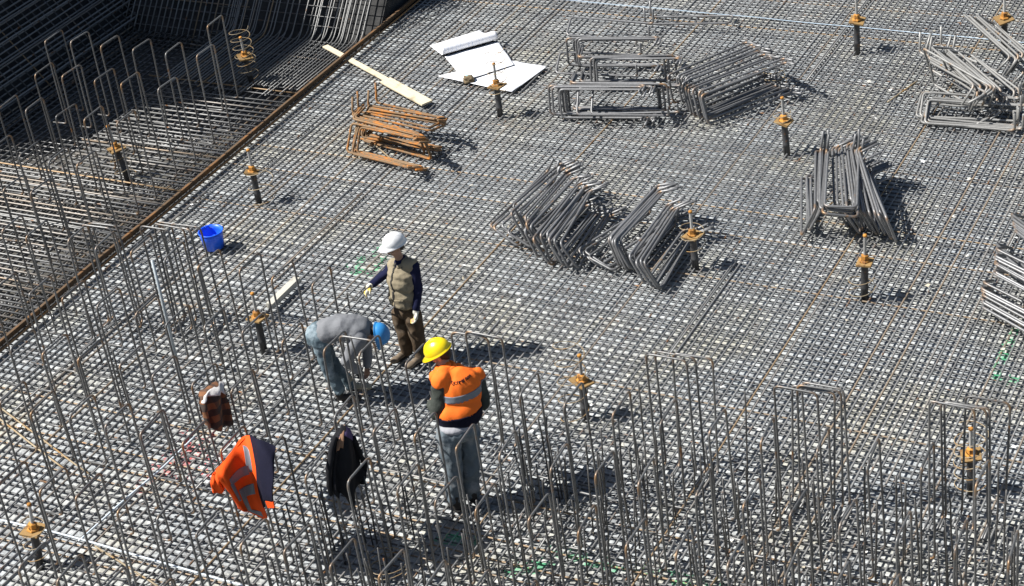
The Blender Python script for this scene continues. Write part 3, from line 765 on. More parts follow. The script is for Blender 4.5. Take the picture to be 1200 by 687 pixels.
def add_ell(V, Fc, c, rad, fr, n=18, m=12):
    c = Vector(c); base = len(V); X, Y, Z = fr
    for i in range(1, m):
        th = math.pi * i / m
        for k in range(n):
            a = 2 * math.pi * k / n
            V.append(c + X * rad[0] * math.sin(th) * math.cos(a) + Y * rad[1] * math.sin(th) * math.sin(a) + Z * rad[2] * math.cos(th))
    for i in range(m - 2):
        for k in range(n): Fc.append((base + i * n + k, base + (i + 1) * n + k, base + (i + 1) * n + (k + 1) % n, base + i * n + (k + 1) % n))
    V.append(c + Z * rad[2]); V.append(c - Z * rad[2]); e = len(V) - 2
    for k in range(n):
        Fc.append((base + k, base + (k + 1) % n, e)); q = base + (m - 2) * n
        Fc.append((q + (k + 1) % n, q + k, e + 1))
def skin_over(name, prims, mat, parent, voxel=.011, smooth=4, wr=0.0, ws=9.0, seed=0.0, stretch=(1, 1, 1)):
    V, Fc = [], []
    for p in prims:
        if p[0] == 'c': add_cone(V, Fc, *p[1:])
        else: add_ell(V, Fc, *p[1:])
    me = mesh_of(name + '_raw', V, Fc)
    o = bpy.data.objects.new(name, me); COL.objects.link(o)
    md = o.modifiers.new('r', 'REMESH'); md.mode = 'VOXEL'; md.voxel_size = voxel; md.use_smooth_shade = True
    md = o.modifiers.new('s', 'SMOOTH'); md.iterations = smooth; md.factor = .5
    dg = bpy.context.evaluated_depsgraph_get()
    m2 = bpy.data.meshes.new_from_object(o.evaluated_get(dg)); m2.name = name
    o.modifiers.clear(); o.data = m2; bpy.data.meshes.remove(me)
    m2.materials.clear(); m2.materials.append(mat)
    if wr:
        nn = [v.normal.copy() for v in m2.vertices]
        for v, n_ in zip(m2.vertices, nn):
            q = Vector((v.co.x * stretch[0], v.co.y * stretch[1], v.co.z * stretch[2])) * ws + Vector((seed, seed * 2, 0))
            h = mnoise.noise(q); rdg = 1 - abs(mnoise.noise(q * .7 + Vector((4, 4, 4)))) * 2.2
            v.co += n_ * (h * .6 + rdg * .5) * wr
    m2.polygons.foreach_set('use_smooth', [True] * len(m2.polygons))
    if parent is not None: o.parent = parent
    return o
def patch(src, pred, off, name, mat, parent):
    """the faces of SRC that PRED picks (by centre and normal), as a thin layer of its own just above them"""
    me = src.data; keep = [p for p in me.polygons if pred(p.center, p.normal)]
    if not keep: return None
    idx = {}; V = []; Fc = []
    for p in keep:
        f = []
        for vi in p.vertices:
            if vi not in idx: idx[vi] = len(V); V.append(me.vertices[vi].co + me.vertices[vi].normal * off)
            f.append(idx[vi])
        Fc.append(tuple(f))
    o = obj(name, mesh_of(name, V, Fc, mat), parent)
    md = o.modifiers.new('thickness', 'SOLIDIFY'); md.thickness = off * .9; md.offset = -1
    return o
def hand(wrist, dirv, normal, S=1.0, curl=.5, thumb=1, fat=1.0):
    """palm, four unequal fingers that bend at the knuckles and a thumb from the side of the palm; NORMAL is the palm side"""
    d = Vector(dirv).normalized(); n = Vector(normal); n = (n - d * n.dot(d)).normalized(); s = d.cross(n) * thumb
    P = []
    w = Vector(wrist)
    for k in (-1, -.33, .33, 1):
        P.append(('c', w + s * k * .018 * S, .016 * S * fat, w + d * .085 * S + s * k * .031 * S, .013 * S * fat))
    for k, L in ((1, .068), (.33, .078), (-.33, .072), (-1, .056)):
        a = w + d * .085 * S + s * k * .031 * S; dd = d
        for j, fr in enumerate((.45, .32, .23)):
            ang = curl * (.6 + .35 * j)
            dd = (dd * math.cos(ang) + n * math.sin(ang)).normalized()
            b2 = a + dd * L * fr * S; P.append(('c', a, (.0095 - .0008 * j) * S * fat, b2, (.009 - .0008 * j) * S * fat)); a = b2
    a = w + d * .022 * S + s * .026 * S
    t1 = a + (d * .55 + s * .75 + n * .35).normalized() * .042 * S; t2 = t1 + (d * .85 + s * .2 + n * .45).normalized() * .034 * S
    P += [('c', a, .013 * S * fat, t1, .0105 * S * fat), ('c', t1, .0105 * S * fat, t2, .009 * S * fat)]
    return P
def head_prims(c, fd, ud, S=1.0):
    f = Vector(fd).normalized(); u = Vector(ud); u = (u - f * u.dot(f)).normalized(); s = f.cross(u); fr = (s, f, u); c = Vector(c)
    P = [('e', c + u * .02 * S - f * .008 * S, (.076 * S, .094 * S, .092 * S), fr), ('e', c - u * .045 * S + f * .022 * S, (.058 * S, .066 * S, .066 * S), fr),
         ('e', c - u * .088 * S + f * .062 * S, (.026 * S, .022 * S, .02 * S), fr),
         ('c', c + f * .086 * S + u * .014 * S, .010 * S, c + f * .108 * S - u * .024 * S, .0155 * S), ('e', c + f * .077 * S + u * .03 * S, (.05 * S, .018 * S, .012 * S), fr),
         ('e', c + f * .082 * S - u * .056 * S, (.026 * S, .011 * S, .007 * S), fr), ('e', c + f * .080 * S - u * .067 * S, (.022 * S, .011 * S, .008 * S), fr)]
    for k in (-1, 1):
        P += [('e', c + s * k * .078 * S - f * .008 * S - u * .005 * S, (.012 * S, .021 * S, .033 * S), fr), ('e', c + s * k * .043 * S + f * .062 * S - u * .022 * S, (.02 * S, .016 * S, .018 * S), fr)]
    return P
def hard_hat(c, fd, ud, mat, parent, S=1.0):
    f = Vector(fd).normalized(); u = Vector(ud); u = (u - f * u.dot(f)).normalized(); s = f.cross(u); c = Vector(c)
    V, Fc = [], []; n = 36; rings = []
    for i in range(15):
        th = math.pi / 2 * i / 12.0 if i <= 12 else math.pi / 2
        rings.append((th, i))
    for th, i in rings:
        for k in range(n):
            a = 2 * math.pi * k / n
            rx, ry, rz = .118, .142, .118
            x = math.sin(th) * math.cos(a); y = math.sin(th) * math.sin(a); z = math.cos(th)
            ridge = 0.0
            for cx in (-.36, 0, .36):
                ridge = max(ridge, 1 - abs(x - cx) / .1)
            ridge = max(0, ridge) * (1 if z > .25 else 0) * .006
            rr = 1.0; dz = 0
            if i == 13: rr = 1.0; dz = -.016
            if i == 14:
                fw = max(0, math.sin(a)); rr = 1.10 + .34 * fw ** 2; dz = -.022 - .016 * fw ** 2
            V.append(c + s * x * rx * S * rr + f * y * ry * S * rr + u * (z * rz + dz + ridge) * S)
    for i in range(len(rings) - 1):
        for k in range(n): Fc.append((i * n + k, (i + 1) * n + k, (i + 1) * n + (k + 1) % n, i * n + (k + 1) % n))
    me = mesh_of('hard_hat', V, Fc, mat)
    o = obj('hard_hat', me, parent); md = o.modifiers.new('thickness', 'SOLIDIFY'); md.thickness = .004 * S; md.offset = -1
    # sweat band inside
    V, Fc = [], []
    tube_into(V, Fc, [c - u * .02 * S + s * .1 * S * math.cos(a) + f * .122 * S * math.sin(a) for a in [2 * math.pi * k / 24 for k in range(24)]], .010 * S, 6, closed=True)
    obj('head_band', mesh_of('head_band', V, Fc, M['cloth_white']), o)
    return o
def boot(heel, toe, S, mat, parent, shaft=None):
    h = Vector(heel); t_ = Vector(toe); d = (t_ - h).normalized(); side = d.cross(UP).normalized(); fr = (side, d, UP)
    P = [('c', h + UP * .045 * S, .042 * S, h + d * .13 * S + UP * .045 * S, .043 * S), ('e', h + d * .2 * S + UP * .038 * S, (.05 * S, .075 * S, .038 * S), fr), ('c', h + UP * .06 * S, .045 * S, h + UP * .16 * S - d * .0 * S, .05 * S)]
    if shaft is not None: P.append(('c', h + UP * .1 * S, .048 * S, Vector(shaft), .052 * S))
    o = skin_over('boot', P, mat, parent, .009, 3, .003, 20)
    V, Fc = [], []; pts = []
    for k in range(20):
        a = 2 * math.pi * k / 20; pts.append(h + d * (.095 + .155 * math.cos(a)) * S + side * .05 * S * math.sin(a))
    base = [p + UP * .0 for p in pts]; top = [p + UP * .022 * S for p in pts]
    V = base + top; n = 20
    for k in range(n): Fc.append((k, (k + 1) % n, n + (k + 1) % n, n + k))
    Fc.append(tuple(range(n))[::-1]); Fc.append(tuple(range(n, 2 * n)))
    obj('sole', mesh_of('sole', V, Fc, M['rubber'], False), o)
    return o
def fabric(name, c, var=.2, rough=.9, c2=None, lo=.5, hi=.65, scale=9, bump=.35):
    return plain(name, c, rough, var, scale, .15, bump, 60, c2, lo, hi)
M['skin'] = plain('skin', (.42, .24, .16), .55, .12, 14, .4, .1); M['hair'] = plain('dark hair', (.02, .015, .012), .6, .3, 60, .3, .5)
M['cloth_white'] = fabric('white webbing', (.6, .6, .58)); M['rubber'] = plain('black rubber', (.02, .02, .02), .8)
M['khaki'] = fabric('khaki quilted cloth', (.29, .245, .165), .2, c2=(.205, .17, .115)); M['navy'] = fabric('navy knit', (.012, .014, .042), .25)
M['brown_cloth'] = fabric('dark brown twill', (.085, .058, .036), .2, c2=(.13, .1, .07)); M['grey_knit'] = fabric('grey knit', (.20, .205, .215), .15, c2=(.15, .155, .16))
M['jeans_light'] = fabric('washed denim', (.12, .165, .19), .25, c2=(.27, .33, .36), lo=.5, hi=.62); M['jeans'] = fabric('dusty denim', (.14, .17, .19), .25, c2=(.26, .275, .28), lo=.5, hi=.62)
M['orange'] = fabric('orange high visibility cloth', (1.0, .19, .025), .04, .75, bump=.2); M['orange_deep'] = fabric('deep orange cloth', (.88, .095, .012), .08, .75, bump=.2)
M['navy_band'] = fabric('dark navy cloth', (.009, .009, .021), .25); M['reflect'] = plain('grey reflective tape', (.17, .19, .215), .4, .08, 30, .5, .1)
M['olive'] = fabric('dark olive grey cloth', (.05, .056, .048), .25, c2=(.08, .085, .075)); M['dark'] = fabric('near black cloth', (.014, .014, .016), .3)
M['glove_white'] = fabric('off white glove cloth', (.62, .60, .52), .12, c2=(.62, .45, .10), lo=.5, hi=.58, scale=14); M['glove_dark'] = fabric('dark work glove', (.03, .03, .035), .25)
M['boot_brown'] = plain('dusty brown leather', (.17, .13, .09), .8, .25, 20); M['boot_tan'] = plain('dusty tan leather', (.40, .36, .26), .85, .25, 20); M['boot_dark'] = plain('dark leather', (.04, .036, .032), .7, .25, 20)
def hatmat(name, c): 
    return plain(name, c, .32, .05, 5, .5, .03, 30, tuple(x * .8 for x in c), .56, .7)
M['hat_white'] = hatmat('white hat plastic', (.80, .80, .79)); M['hat_blue'] = hatmat('blue hat plastic', (.035, .24, .56)); M['hat_yellow'] = hatmat('yellow hat plastic', (.82, .62, .008))

def framer(bpx, bz=0.0):
    base = G(*bpx, bz)
    def J(px, py, a=0.0):      # a point A metres further from the camera than the feet, seen at this pixel
        r = Vector(ray(px, py)); c = Vector(CAM); t = ((base + AWAY * a - c).dot(AWAY)) / r.dot(AWAY)
        return c + r * t - base
    return base, J
def D(r, a, u): return (RIGHT * r + AWAY * a + UP * u).normalized()
def eyes(hc, fd, ud, S, parent):
    f = Vector(fd).normalized(); u = Vector(ud); u = (u - f * u.dot(f)).normalized(); s = f.cross(u)
    for k in (-1, 1):
        V, Fc = [], []; add_ell(V, Fc, hc + s * k * .03 * S + f * .074 * S + u * .008 * S, (.012 * S, .01 * S, .008 * S), (s, f, u), 10, 6)
        obj('eye', mesh_of('eye', V, Fc, M['dark']), parent)
def hair(hc, fd, ud, S, parent):
    f = Vector(fd).normalized(); u = Vector(ud); u = (u - f * u.dot(f)).normalized(); s = f.cross(u); fr = (s, f, u)
    return skin_over('hair', [('e', hc - f * .03 * S + u * .015 * S, (.083 * S, .085 * S, .085 * S), fr), ('e', hc - f * .055 * S - u * .035 * S, (.062 * S, .045 * S, .05 * S), fr)], M['hair'], parent, .01, 2, .005, 30)

# ---- the worker in the white hard hat
base, J = framer((484, 420)); S = 1.0
p1 = empty('person', base); tag(p1, 'standing worker in white hard hat, khaki vest and brown trousers, one arm reaching out', 'person')
f = D(-.78, -.62, 0); s = Vector((f.y, -f.x, 0))      # s: the worker's right-hand side... image left and away
if s.dot(AWAY) < 0: s = -s
hf = D(-.85, -.35, -.32); hu = D(-.25, -.1, .95)
hc = J(463, 289, -.02)
neck = J(470, 305); chest = J(472, 322); mid = J(473, 342); pel = J(476, 363)
shR = J(461, 313, .11); shL = J(485, 313, -.10); elR = J(447, 325, .06); wrR = J(434, 335, -.02); elL = J(490, 341, -.14); wrL = J(487.5, 364, -.18)
hipR = J(469, 368, .08); hipL = J(484, 369, -.07); knR = J(474, 393, .06); knL = J(489, 395, -.09); anR = J(477, 411, .08); anL = J(494, 417, -.06)
dR = (wrR - elR).normalized(); dL = (wrL - elL).normalized()
hR = hand(wrR, dR * .9 - UP * .4, D(0, -.3, -1), S, .75, 1); hL = hand(wrL, dL, D(-.7, -.3, 0), S, .55, -1)
fr = (s, f, UP)
bodyp = head_prims(hc, hf, hu) + [('c', hc - UP * .05, .05, neck - UP * .03, .055), ('e', chest, (.155, .10, .16), fr), ('e', mid, (.135, .10, .14), fr), ('e', pel, (.145, .105, .11), fr),
     ('c', neck - UP * .05, .07, shR, .055), ('c', neck - UP * .05, .07, shL, .055), ('c', shR, .05, elR, .038), ('c', elR, .038, wrR, .026), ('c', shL, .05, elL, .038), ('c', elL, .038, wrL, .026),
     ('c', hipR, .08, knR, .052), ('c', knR, .05, anR, .036), ('c', hipL, .08, knL, .052), ('c', knL, .05, anL, .036)] + hR + hL
skin_over('body', bodyp, M['skin'], p1, .008, 2)
eyes(hc, hf, hu, S, p1); hair(hc, hf, hu, S, p1); hard_hat(hc + hu * .062 - hf * .012, hf * 1.0 + hu * .22, hu * 1.0 - hf * .12, M['hat_white'], p1, 1.0)
skin_over('sweater', [('e', chest, (.175, .125, .17), fr), ('e', mid, (.155, .12, .16), fr), ('c', neck - UP * .0, .068, neck - UP * .06, .085), ('c', neck - UP * .06, .095, shR, .07), ('c', neck - UP * .06, .095, shL, .072), ('c', shR, .066, elR, .052), ('c', elR, .052, wrR - dR * .02, .04), ('c', shL, .068, elL, .055), ('c', elL, .055, wrL - dL * .02, .042)], M['navy'], p1, .011, 3, .014, 12, 2)
vest = skin_over('vest', [('e', chest + UP * .005, (.205, .16, .17), fr), ('e', chest - UP * .06 + f * .015, (.208, .17, .15), fr), ('e', mid, (.202, .172, .16), fr), ('e', mid - UP * .1, (.2, .165, .12), fr), ('c', neck - UP * .06, .09, shR.lerp(neck, .2), .088), ('c', neck - UP * .06, .09, shL.lerp(neck, .2), .09), ('c', neck - UP * .07 + s * .09, .06, neck - UP * .075 - s * .09, .06), ('c', neck - UP * .03, .078, neck - UP * .06, .085)], M['khaki'], p1, .011, 6, .018, 9, 5, (1, 1, 2.0))
V, Fc = [], []; tube_into(V, Fc, [neck - UP * .012 + s * .076 * math.cos(a) + f * (.076 * math.sin(a) + .012) - UP * .03 * math.sin(a) for a in [math.pi / 2 + .35 + (2 * math.pi - .7) * k / 24 for k in range(25)]], .026, 8); obj('collar', mesh_of('collar', V, Fc, M['khaki']), vest)
patch(vest, lambda c, n: abs((c - chest).dot(s)) < .012 and n.dot(f) > .4, .006, 'zip', M['boot_dark'], vest)
for sg in (-1, 1):
    patch(vest, lambda c, n: abs((c - mid).dot(s) - sg * .085) < .055 and -.13 < (c - mid).z < -.01 and n.dot(f) > .45, .009, 'pocket', M['khaki'], vest)
skin_over('trousers', [('e', pel + UP * .01, (.165, .135, .12), fr), ('c', hipR, .108, knR, .085), ('c', knR, .085, anR + UP * .02, .078), ('c', hipL, .11, knL, .09), ('c', knL, .09, anL + UP * .0, .082)], M['brown_cloth'], p1, .011, 3, .02, 9, 8, (1.4, 1.4, .9))
boot(J(478, 416.5, .1) * 1 + Vector((0, 0, 0)) - UP * J(478, 416.5, .1).z, J(466, 417, .0) - UP * J(466, 417, .0).z, 1.0, M['boot_brown'], p1, anR)
q = J(496, 421, -.06); q.z = 0; boot(q, q + D(-.75, -.65, 0) * .2, 1.0, M['boot_brown'], p1, anL)
skin_over('glove', hand(wrR, dR * .9 - UP * .4, D(0, -.3, -1), 1.06, .75, 1, 1.28) + [('c', wrR - dR * .05, .04, wrR + dR * .02, .038)], M['glove_white'], p1, .006, 2)
skin_over('glove', hand(wrL, dL, D(-.7, -.3, 0), 1.08, .55, -1, 1.3) + [('c', wrL - dL * .05, .043, wrL + dL * .02, .04)], M['glove_white'], p1, .006, 2)
hk = base + wrR + dR * .085
# the hooked bar the worker holds: runs from the hand down to the mat
e0 = G(410, 362, .02)
tag(tube_obj('hooked_bar', fillet([hk + D(.3, 0, .2) * .1, hk, hk.lerp(e0, .55), e0 + Vector((0, 0, .25)), e0], .06, 4), .010, M['starter']), 'short hooked steel bar held by the worker in the white hard hat', 'steel bar')

# ---- the worker bending down in the blue hard hat
base, J = framer((405, 463)); S = 1.0
p2 = empty('person', base); tag(p2, 'worker bent double in blue hard hat, grey sweater and pale jeans, tying steel', 'person')
f = D(.97, -.25, 0); s = Vector((f.y, -f.x, 0)); 
if s.dot(AWAY) > 0: s = -s                            # s: the side toward the camera
hip = J(376, 391, 0); mid = J(397, 383, -.01); ch = J(417, 386, -.02); neckb = J(430, 387, -.02); hc = J(441, 391, -.04)
sp = (ch - hip).normalized(); dn = s.cross(sp); 
if dn.z > 0: dn = -dn
shN = J(421, 397, -.17); shF = J(428, 383, .14); elN = J(406, 423, -.24); wrN = J(420, 434, -.12); elF = J(430, 408, .10); wrF = J(430, 430, .05)
hN = J(375, 399, -.10); hF = J(373, 391, .10); kN = J(383, 430, -.10); kF = J(387, 421, .13); aN = J(398, 457, -.10); aF = J(412, 452, .10)
fr = (s, dn, sp)
hu = D(.92, -.25, -.12); hf = D(.1, -.1, -1)
dN = (wrN - elN).normalized(); dF = (wrF - elF).normalized()
bodyp = head_prims(hc, hf, hu) + [('c', hc - hu * .05, .056, neckb - sp * .05, .062), ('e', ch, (.165, .105, .16), fr), ('e', mid, (.14, .10, .17), fr), ('e', hip, (.15, .115, .12), fr),
   ('c', neckb - sp * .06, .07, shN, .055), ('c', neckb - sp * .06, .07, shF, .055), ('c', shN, .05, elN, .038), ('c', elN, .038, wrN, .026), ('c', shF, .05, elF, .038), ('c', elF, .038, wrF, .026),
   ('c', hN, .085, kN, .055), ('c', kN, .052, aN, .036), ('c', hF, .085, kF, .055), ('c', kF, .052, aF, .036)] + hand(wrN, dN * .6 - UP * .6, D(-.5, .6, -.3), S, .8, 1) + hand(wrF, dF, D(-.6, -.6, 0), S, .8, -1)
skin_over('body', bodyp, M['skin'], p2, .008, 2); eyes(hc, hf, hu, S, p2); hair(hc, hf, hu, S, p2)
hard_hat(hc + hu * .04, hf, hu, M['hat_blue'], p2, 1.0)
skin_over('sweater', [('e', ch, (.195, .14, .17), fr), ('e', mid, (.182, .138, .2), fr), ('e', mid.lerp(ch, .5), (.19, .142, .18), fr), ('e', hip.lerp(mid, .3), (.18, .137, .17), fr), ('e', hip.lerp(mid, .65), (.182, .138, .18), fr), ('c', neckb - sp * .07, .10, neckb - sp * .01, .075), ('c', shN, .085, elN, .066), ('c', elN, .066, wrN - dN * .03, .048), ('c', shF, .08, elF, .06), ('c', elF, .06, wrF - dF * .03, .045)], M['grey_knit'], p2, .011, 6, .024, 8, 3)
skin_over('trousers', [('e', hip - sp * .03, (.18, .145, .14), fr), ('c', hN, .105, kN, .076), ('c', kN, .076, aN, .06), ('c', hF, .105, kF, .076), ('c', kF, .076, aF, .06)], M['jeans_light'], p2, .011, 4, .022, 10, 4, (1.3, 1.3, 1.1))
for a_, m_ in ((aN, M['boot_dark']), (aF, M['boot_tan'])):
    q = Vector((a_.x, a_.y, 0)); boot(q - f * .02, q + f * .2, 1.0, m_, p2, a_)
skin_over('glove', hand(wrN, dN * .6 - UP * .6, D(-.5, .6, -.3), 1.06, .8, 1, 1.28) + [('c', wrN - dN * .04, .04, wrN + dN * .02, .038)], M['glove_dark'], p2, .006, 2)
# the pliers in the near hand
tl = base + wrN + (dN * .6 - UP * .6).normalized() * .09
pl = empty('pliers', tl); tag(pl, 'dark steel-fixing pliers held by the bending worker over the mat', 'pliers')
tube_obj('jaw', [(0, 0, 0), (.03, -.01, -.05), (.05, -.01, -.10)], [.012, .012, .005], M['pipe'], pl)
for k in (-1, 1): tube_obj('handle', [(0, 0, 0), (-.03, k * .03, .05), (-.05, k * .035, .12)], .007, M['boot_brown'], pl)

# ---- the worker in the orange vest
base, J = framer((541, 591)); S = 1.17
p3 = empty('person', base); tag(p3, 'worker seen from behind in yellow hard hat and orange vest with a grey stripe', 'person')
f = D(-.32, .94, 0); s = Vector((f.y, -f.x, 0)); TU = (UP * .92 + f * .38).normalized()         # s: his right-hand side, image right and away
hf = D(-.85, .25, -.45); hu = D(-.35, .1, .93)
hc = J(515, 414, .32); neck = J(522, 429, .22); chest = J(537, 453, .10); mid = J(538, 479, .02); pel = J(537, 503, -.04)
shL = J(515, 443, .04); shR = J(559, 439, .22); elL = J(513, 484, -.02); wrL = J(506, 474, .26); elR = J(566, 472, .16); wrR = J(556, 474, .38)
hipL = J(525, 508, -.07); hipR = J(548, 506, .08); knL = J(531, 549, -.06); knR = J(551, 546, .08); anL = J(533, 584, -.06); anR = J(553, 578, .07)
fr = (s, f, UP); frt = (s, (f - UP * .38).normalized(), TU)
dL = (wrL - elL).normalized(); dR = (wrR - elR).normalized()
bodyp = head_prims(hc, hf, hu, S) + [('c', hc - UP * .05, .066, neck - UP * .05, .072), ('e', chest, (.19, .12, .19), fr), ('e', mid, (.165, .12, .17), fr), ('e', pel, (.165, .125, .13), fr),
   ('c', neck - UP * .06, .08, shL, .064), ('c', neck - UP * .06, .08, shR, .064), ('c', shL, .06, elL, .045), ('c', elL, .045, wrL, .03), ('c', shR, .06, elR, .045), ('c', elR, .045, wrR, .03),
   ('c', hipL, .09, knL, .06), ('c', knL, .058, anL, .042), ('c', hipR, .09, knR, .06), ('c', knR, .058, anR, .042)] + hand(wrL, dL, D(.6, 0, -.5), S, .6, 1) + hand(wrR, dR, D(-.6, 0, -.5), S, .6, -1)
skin_over('body', bodyp, M['skin'], p3, .009, 2); eyes(hc, hf, hu, S, p3); hair(hc, hf, hu, S, p3)
hard_hat(hc + hu * .05, hf, hu, M['hat_yellow'], p3, 1.07)
skin_over('jacket', [('e', chest, (.20, .145, .19), frt), ('e', mid, (.19, .145, .19), frt), ('c', shL - UP * .03, .076, elL, .078), ('c', elL, .074, wrL, .052), ('c', shR - UP * .03, .074, elR, .074), ('c', elR, .07, wrR, .052)], M['olive'], p3, .012, 4, .022, 10, 6)
vest = skin_over('vest', [('e', chest + UP * .01, (.245, .18, .20), frt), ('e', chest - UP * .1, (.25, .19, .18), frt), ('e', mid - UP * .02, (.245, .19, .17), frt), ('e', mid - UP * .1, (.24, .185, .13), frt),
   ('c', neck - UP * .09 + s * .12, .072, neck - UP * .09 - s * .12, .072), ('c', neck - UP * .05, .085, neck - UP * .1, .11), ('c', neck - UP * .07, .085, shL + s * .03 - UP * .01, .085), ('c', neck - UP * .07, .085, shR - s * .03 - UP * .01, .085), ('c', shL - UP * .015, .085, shL.lerp(elL, .12), .086), ('c', shR - UP * .015, .083, shR.lerp(elR, .12), .084)], M['orange'], p3, .012, 16, .019, 8, 9, (1.3, 1.3, .6))
zs = J(545, 472, -.16).z; zn = J(540, 492, -.18).z
rf = patch(vest, lambda c, n: abs(c.z - zs) < .036, .005, 'reflective_stripe', M['reflect'], vest)
patch(vest, lambda c, n: c.z < zn, .006, 'hem_band', M['navy_band'], vest)
collar_pts = [neck - UP * .02 + s * .085 * math.cos(a) + f * .085 * math.sin(a) for a in [2 * math.pi * k / 24 for k in range(24)]]
V, Fc = [], []; tube_into(V, Fc, collar_pts, .034, 8, closed=True); obj('collar', mesh_of('collar', V, Fc, M['orange']), vest)
# small dark printed lettering across the back
lc = J(546, 450, -.08); back = -f
def letters(c, n):
    if n.dot(back) < .3: return False
    u = (c - lc).dot(s); v = c.z - lc.z - u * .12
    if abs(u) > .115: return False
    ph = (u + .115) / .23 * 9; k = ph - math.floor(ph)
    return abs(v) < (.026 if int(ph) in (0, 5) else .016) and k < .8
skin_over('shirt_hem', [('e', pel + UP * .06, (.20, .16, .075), fr)], fabric('pale grey hem', (.34, .34, .36), .15), p3, .011, 3, .012, 9)
try:
    bv = BVHTree.FromPolygons([v.co.copy() for v in vest.data.vertices], [tuple(p.vertices) for p in vest.data.polygons])
    V, Fc = [], []
    gl = [(.0, .040, 'o'), (1, .026, 'c'), (2, .026, 'n'), (3, .028, 't'), (4, .026, 'o'), (5, .034, 'l'), (6, .026, 'n'), (7, .026, 'o'), (8, .026, 'n')]
    def stroke(uv):
        pts = []
        for (u, v) in uv:
            hit = bv.ray_cast(lc + s * u + UP * (v + u * .0) + back * .5, f)
            if hit[0] is None: return
            pts.append(hit[0] + back * .004)
        if len(pts) > 1: tube_into(V, Fc, pts, .0032, 5)
    for i, h, kind in gl:
        u0 = -.115 + i * .0255; w = .009; hh = h * .42
        if kind in 'oc':
            stroke([(u0 + w * math.cos(a), hh * math.sin(a)) for a in [math.pi * (.25 if kind == 'c' else 0) + k * math.pi * (1.5 if kind == 'c' else 2) / 10 for k in range(11)]])
        else:
            stroke([(u0 - w, -hh), (u0 - w, hh)])
            if kind == 'n': stroke([(u0 - w, hh * .6), (u0, hh), (u0 + w, hh * .5), (u0 + w, -hh)])
            if kind == 't': stroke([(u0 - w * 2, hh * .5), (u0 + w, hh * .6)])
    if V: obj('lettering', mesh_of('lettering', V, Fc, M['navy_band']), vest)
except Exception as ex: print('lettering', ex)
skin_over('trousers', [('e', pel, (.19, .155, .13), fr), ('c', hipL, .125, knL, .10), ('c', knL, .10, anL + UP * .02, .082), ('c', hipR, .125, knR, .10), ('c', knR, .10, anR + UP * .02, .082)], M['jeans'], p3, .012, 4, .026, 9, 12, (1.2, 1.2, 1.1))
for a_ in (anL, anR):
    q = Vector((a_.x, a_.y, 0)); boot(q - f * .03, q + f * .2, S, M['boot_dark'], p3, a_)

# ---- clothes hung on the hoops
def xplane(px, py, x):
    r = ray(px, py); t = (x - CAM[0]) / r[0]; p = CAM + r * t
    return Vector((p[0], p[1], p[2]))
def catmull(p0, p1, p2, p3, t):
    return 0.5 * ((2 * p1) + (p2 - p0) * t + (2 * p0 - 5 * p1 + 4 * p2 - p3) * t * t + (3 * p1 - p0 - 3 * p2 + p3) * t ** 3)
def curve(pts, q):
    n = len(pts) - 1; x = min(max(q, 0), .9999) * n; i = int(x); t = x - i
    return catmull(pts[max(i - 1, 0)], pts[i], pts[i + 1], pts[min(i + 2, n)], t)
def cloth_grid(rows, nx=44, ny=44, wr=.02, ws=5, seed=0, nrm=Vector((1, -.4, 0)), off=0.0, rng=None, folds=0):
    V, Fc = [], []; s0, s1, q0, q1 = rng or (0, 1, 0, 1)
    for j in range(ny + 1):
        for i in range(nx + 1):
            a = s0 + (s1 - s0) * i / nx; b_ = q0 + (q1 - q0) * j / ny
            p = curve([curve(r, a) for r in rows], b_)
            k = mnoise.noise(Vector((a * ws + seed, b_ * ws * .35, seed))) * wr + (math.sin(a * folds * 6.28 + 2 * mnoise.noise(Vector((a * 2, b_ * 2, seed)))) * .034 * min(1, b_ * 2.2) if folds else 0)
            k += mnoise.noise(Vector((a * ws * 2.6 + seed, b_ * ws * 1.2, seed + 4))) * wr * .4
            V.append(p + nrm.normalized() * (k + off))
    for j in range(ny):
        for i in range(nx):
            a = j * (nx + 1) + i; Fc.append((a, a + 1, a + nx + 2, a + nx + 1))
    return V, Fc
def cloth(name, rows, mat, parent=None, th=.012, **kw):
    V, Fc = cloth_grid(rows, **kw)
    o = obj(name, mesh_of(name, V, Fc, mat), parent); md = o.modifiers.new('thickness', 'SOLIDIFY'); md.thickness = th; md.offset = 0
    return o
# orange and navy jacket over two hoops
x1 = -.25
def mixx(pts): return [xplane(px, py, x) for px, py, x in pts]
jrows = [mixx([(252, 553, x1), (264, 538, x1), (288, 511, x1), (303, 515, .04), (324, 524, .28)]),
         mixx([(254, 560, x1 + .06), (266, 549, x1 + .08), (291, 526, x1 + .1), (305, 528, .16), (322, 536, .33)]),
         mixx([(261, 568, x1 + .08), (272, 566, x1 + .14), (295, 552, x1 + .18), (307, 554, .22), (319, 556, .36)]),
         mixx([(272, 584, x1 + .09), (283, 588, x1 + .15), (301, 582, x1 + .2), (310, 580, .24), (317, 578, .36)]),
         mixx([(280, 596, x1 + .09), (291, 601, x1 + .14), (309, 607, x1 + .18), (315, 598, .22), (319, 592, .34)])]
jk = empty('work_jacket', (0, 0, 0)); tag(jk, 'orange and navy high-visibility jacket with grey stripes hung over the hoops', 'jacket')
kw = dict(wr=.028, ws=4.5, seed=2.3, folds=2.2)
cloth('orange_panel', jrows, M['orange_deep'], jk, rng=(0, .56, 0, 1), **kw)
cloth('navy_panel', jrows, M['navy_band'], jk, rng=(.56, 1, 0, .86), **kw)
cloth('hem', jrows, M['orange_deep'], jk, rng=(.80, 1, .86, 1), **kw)
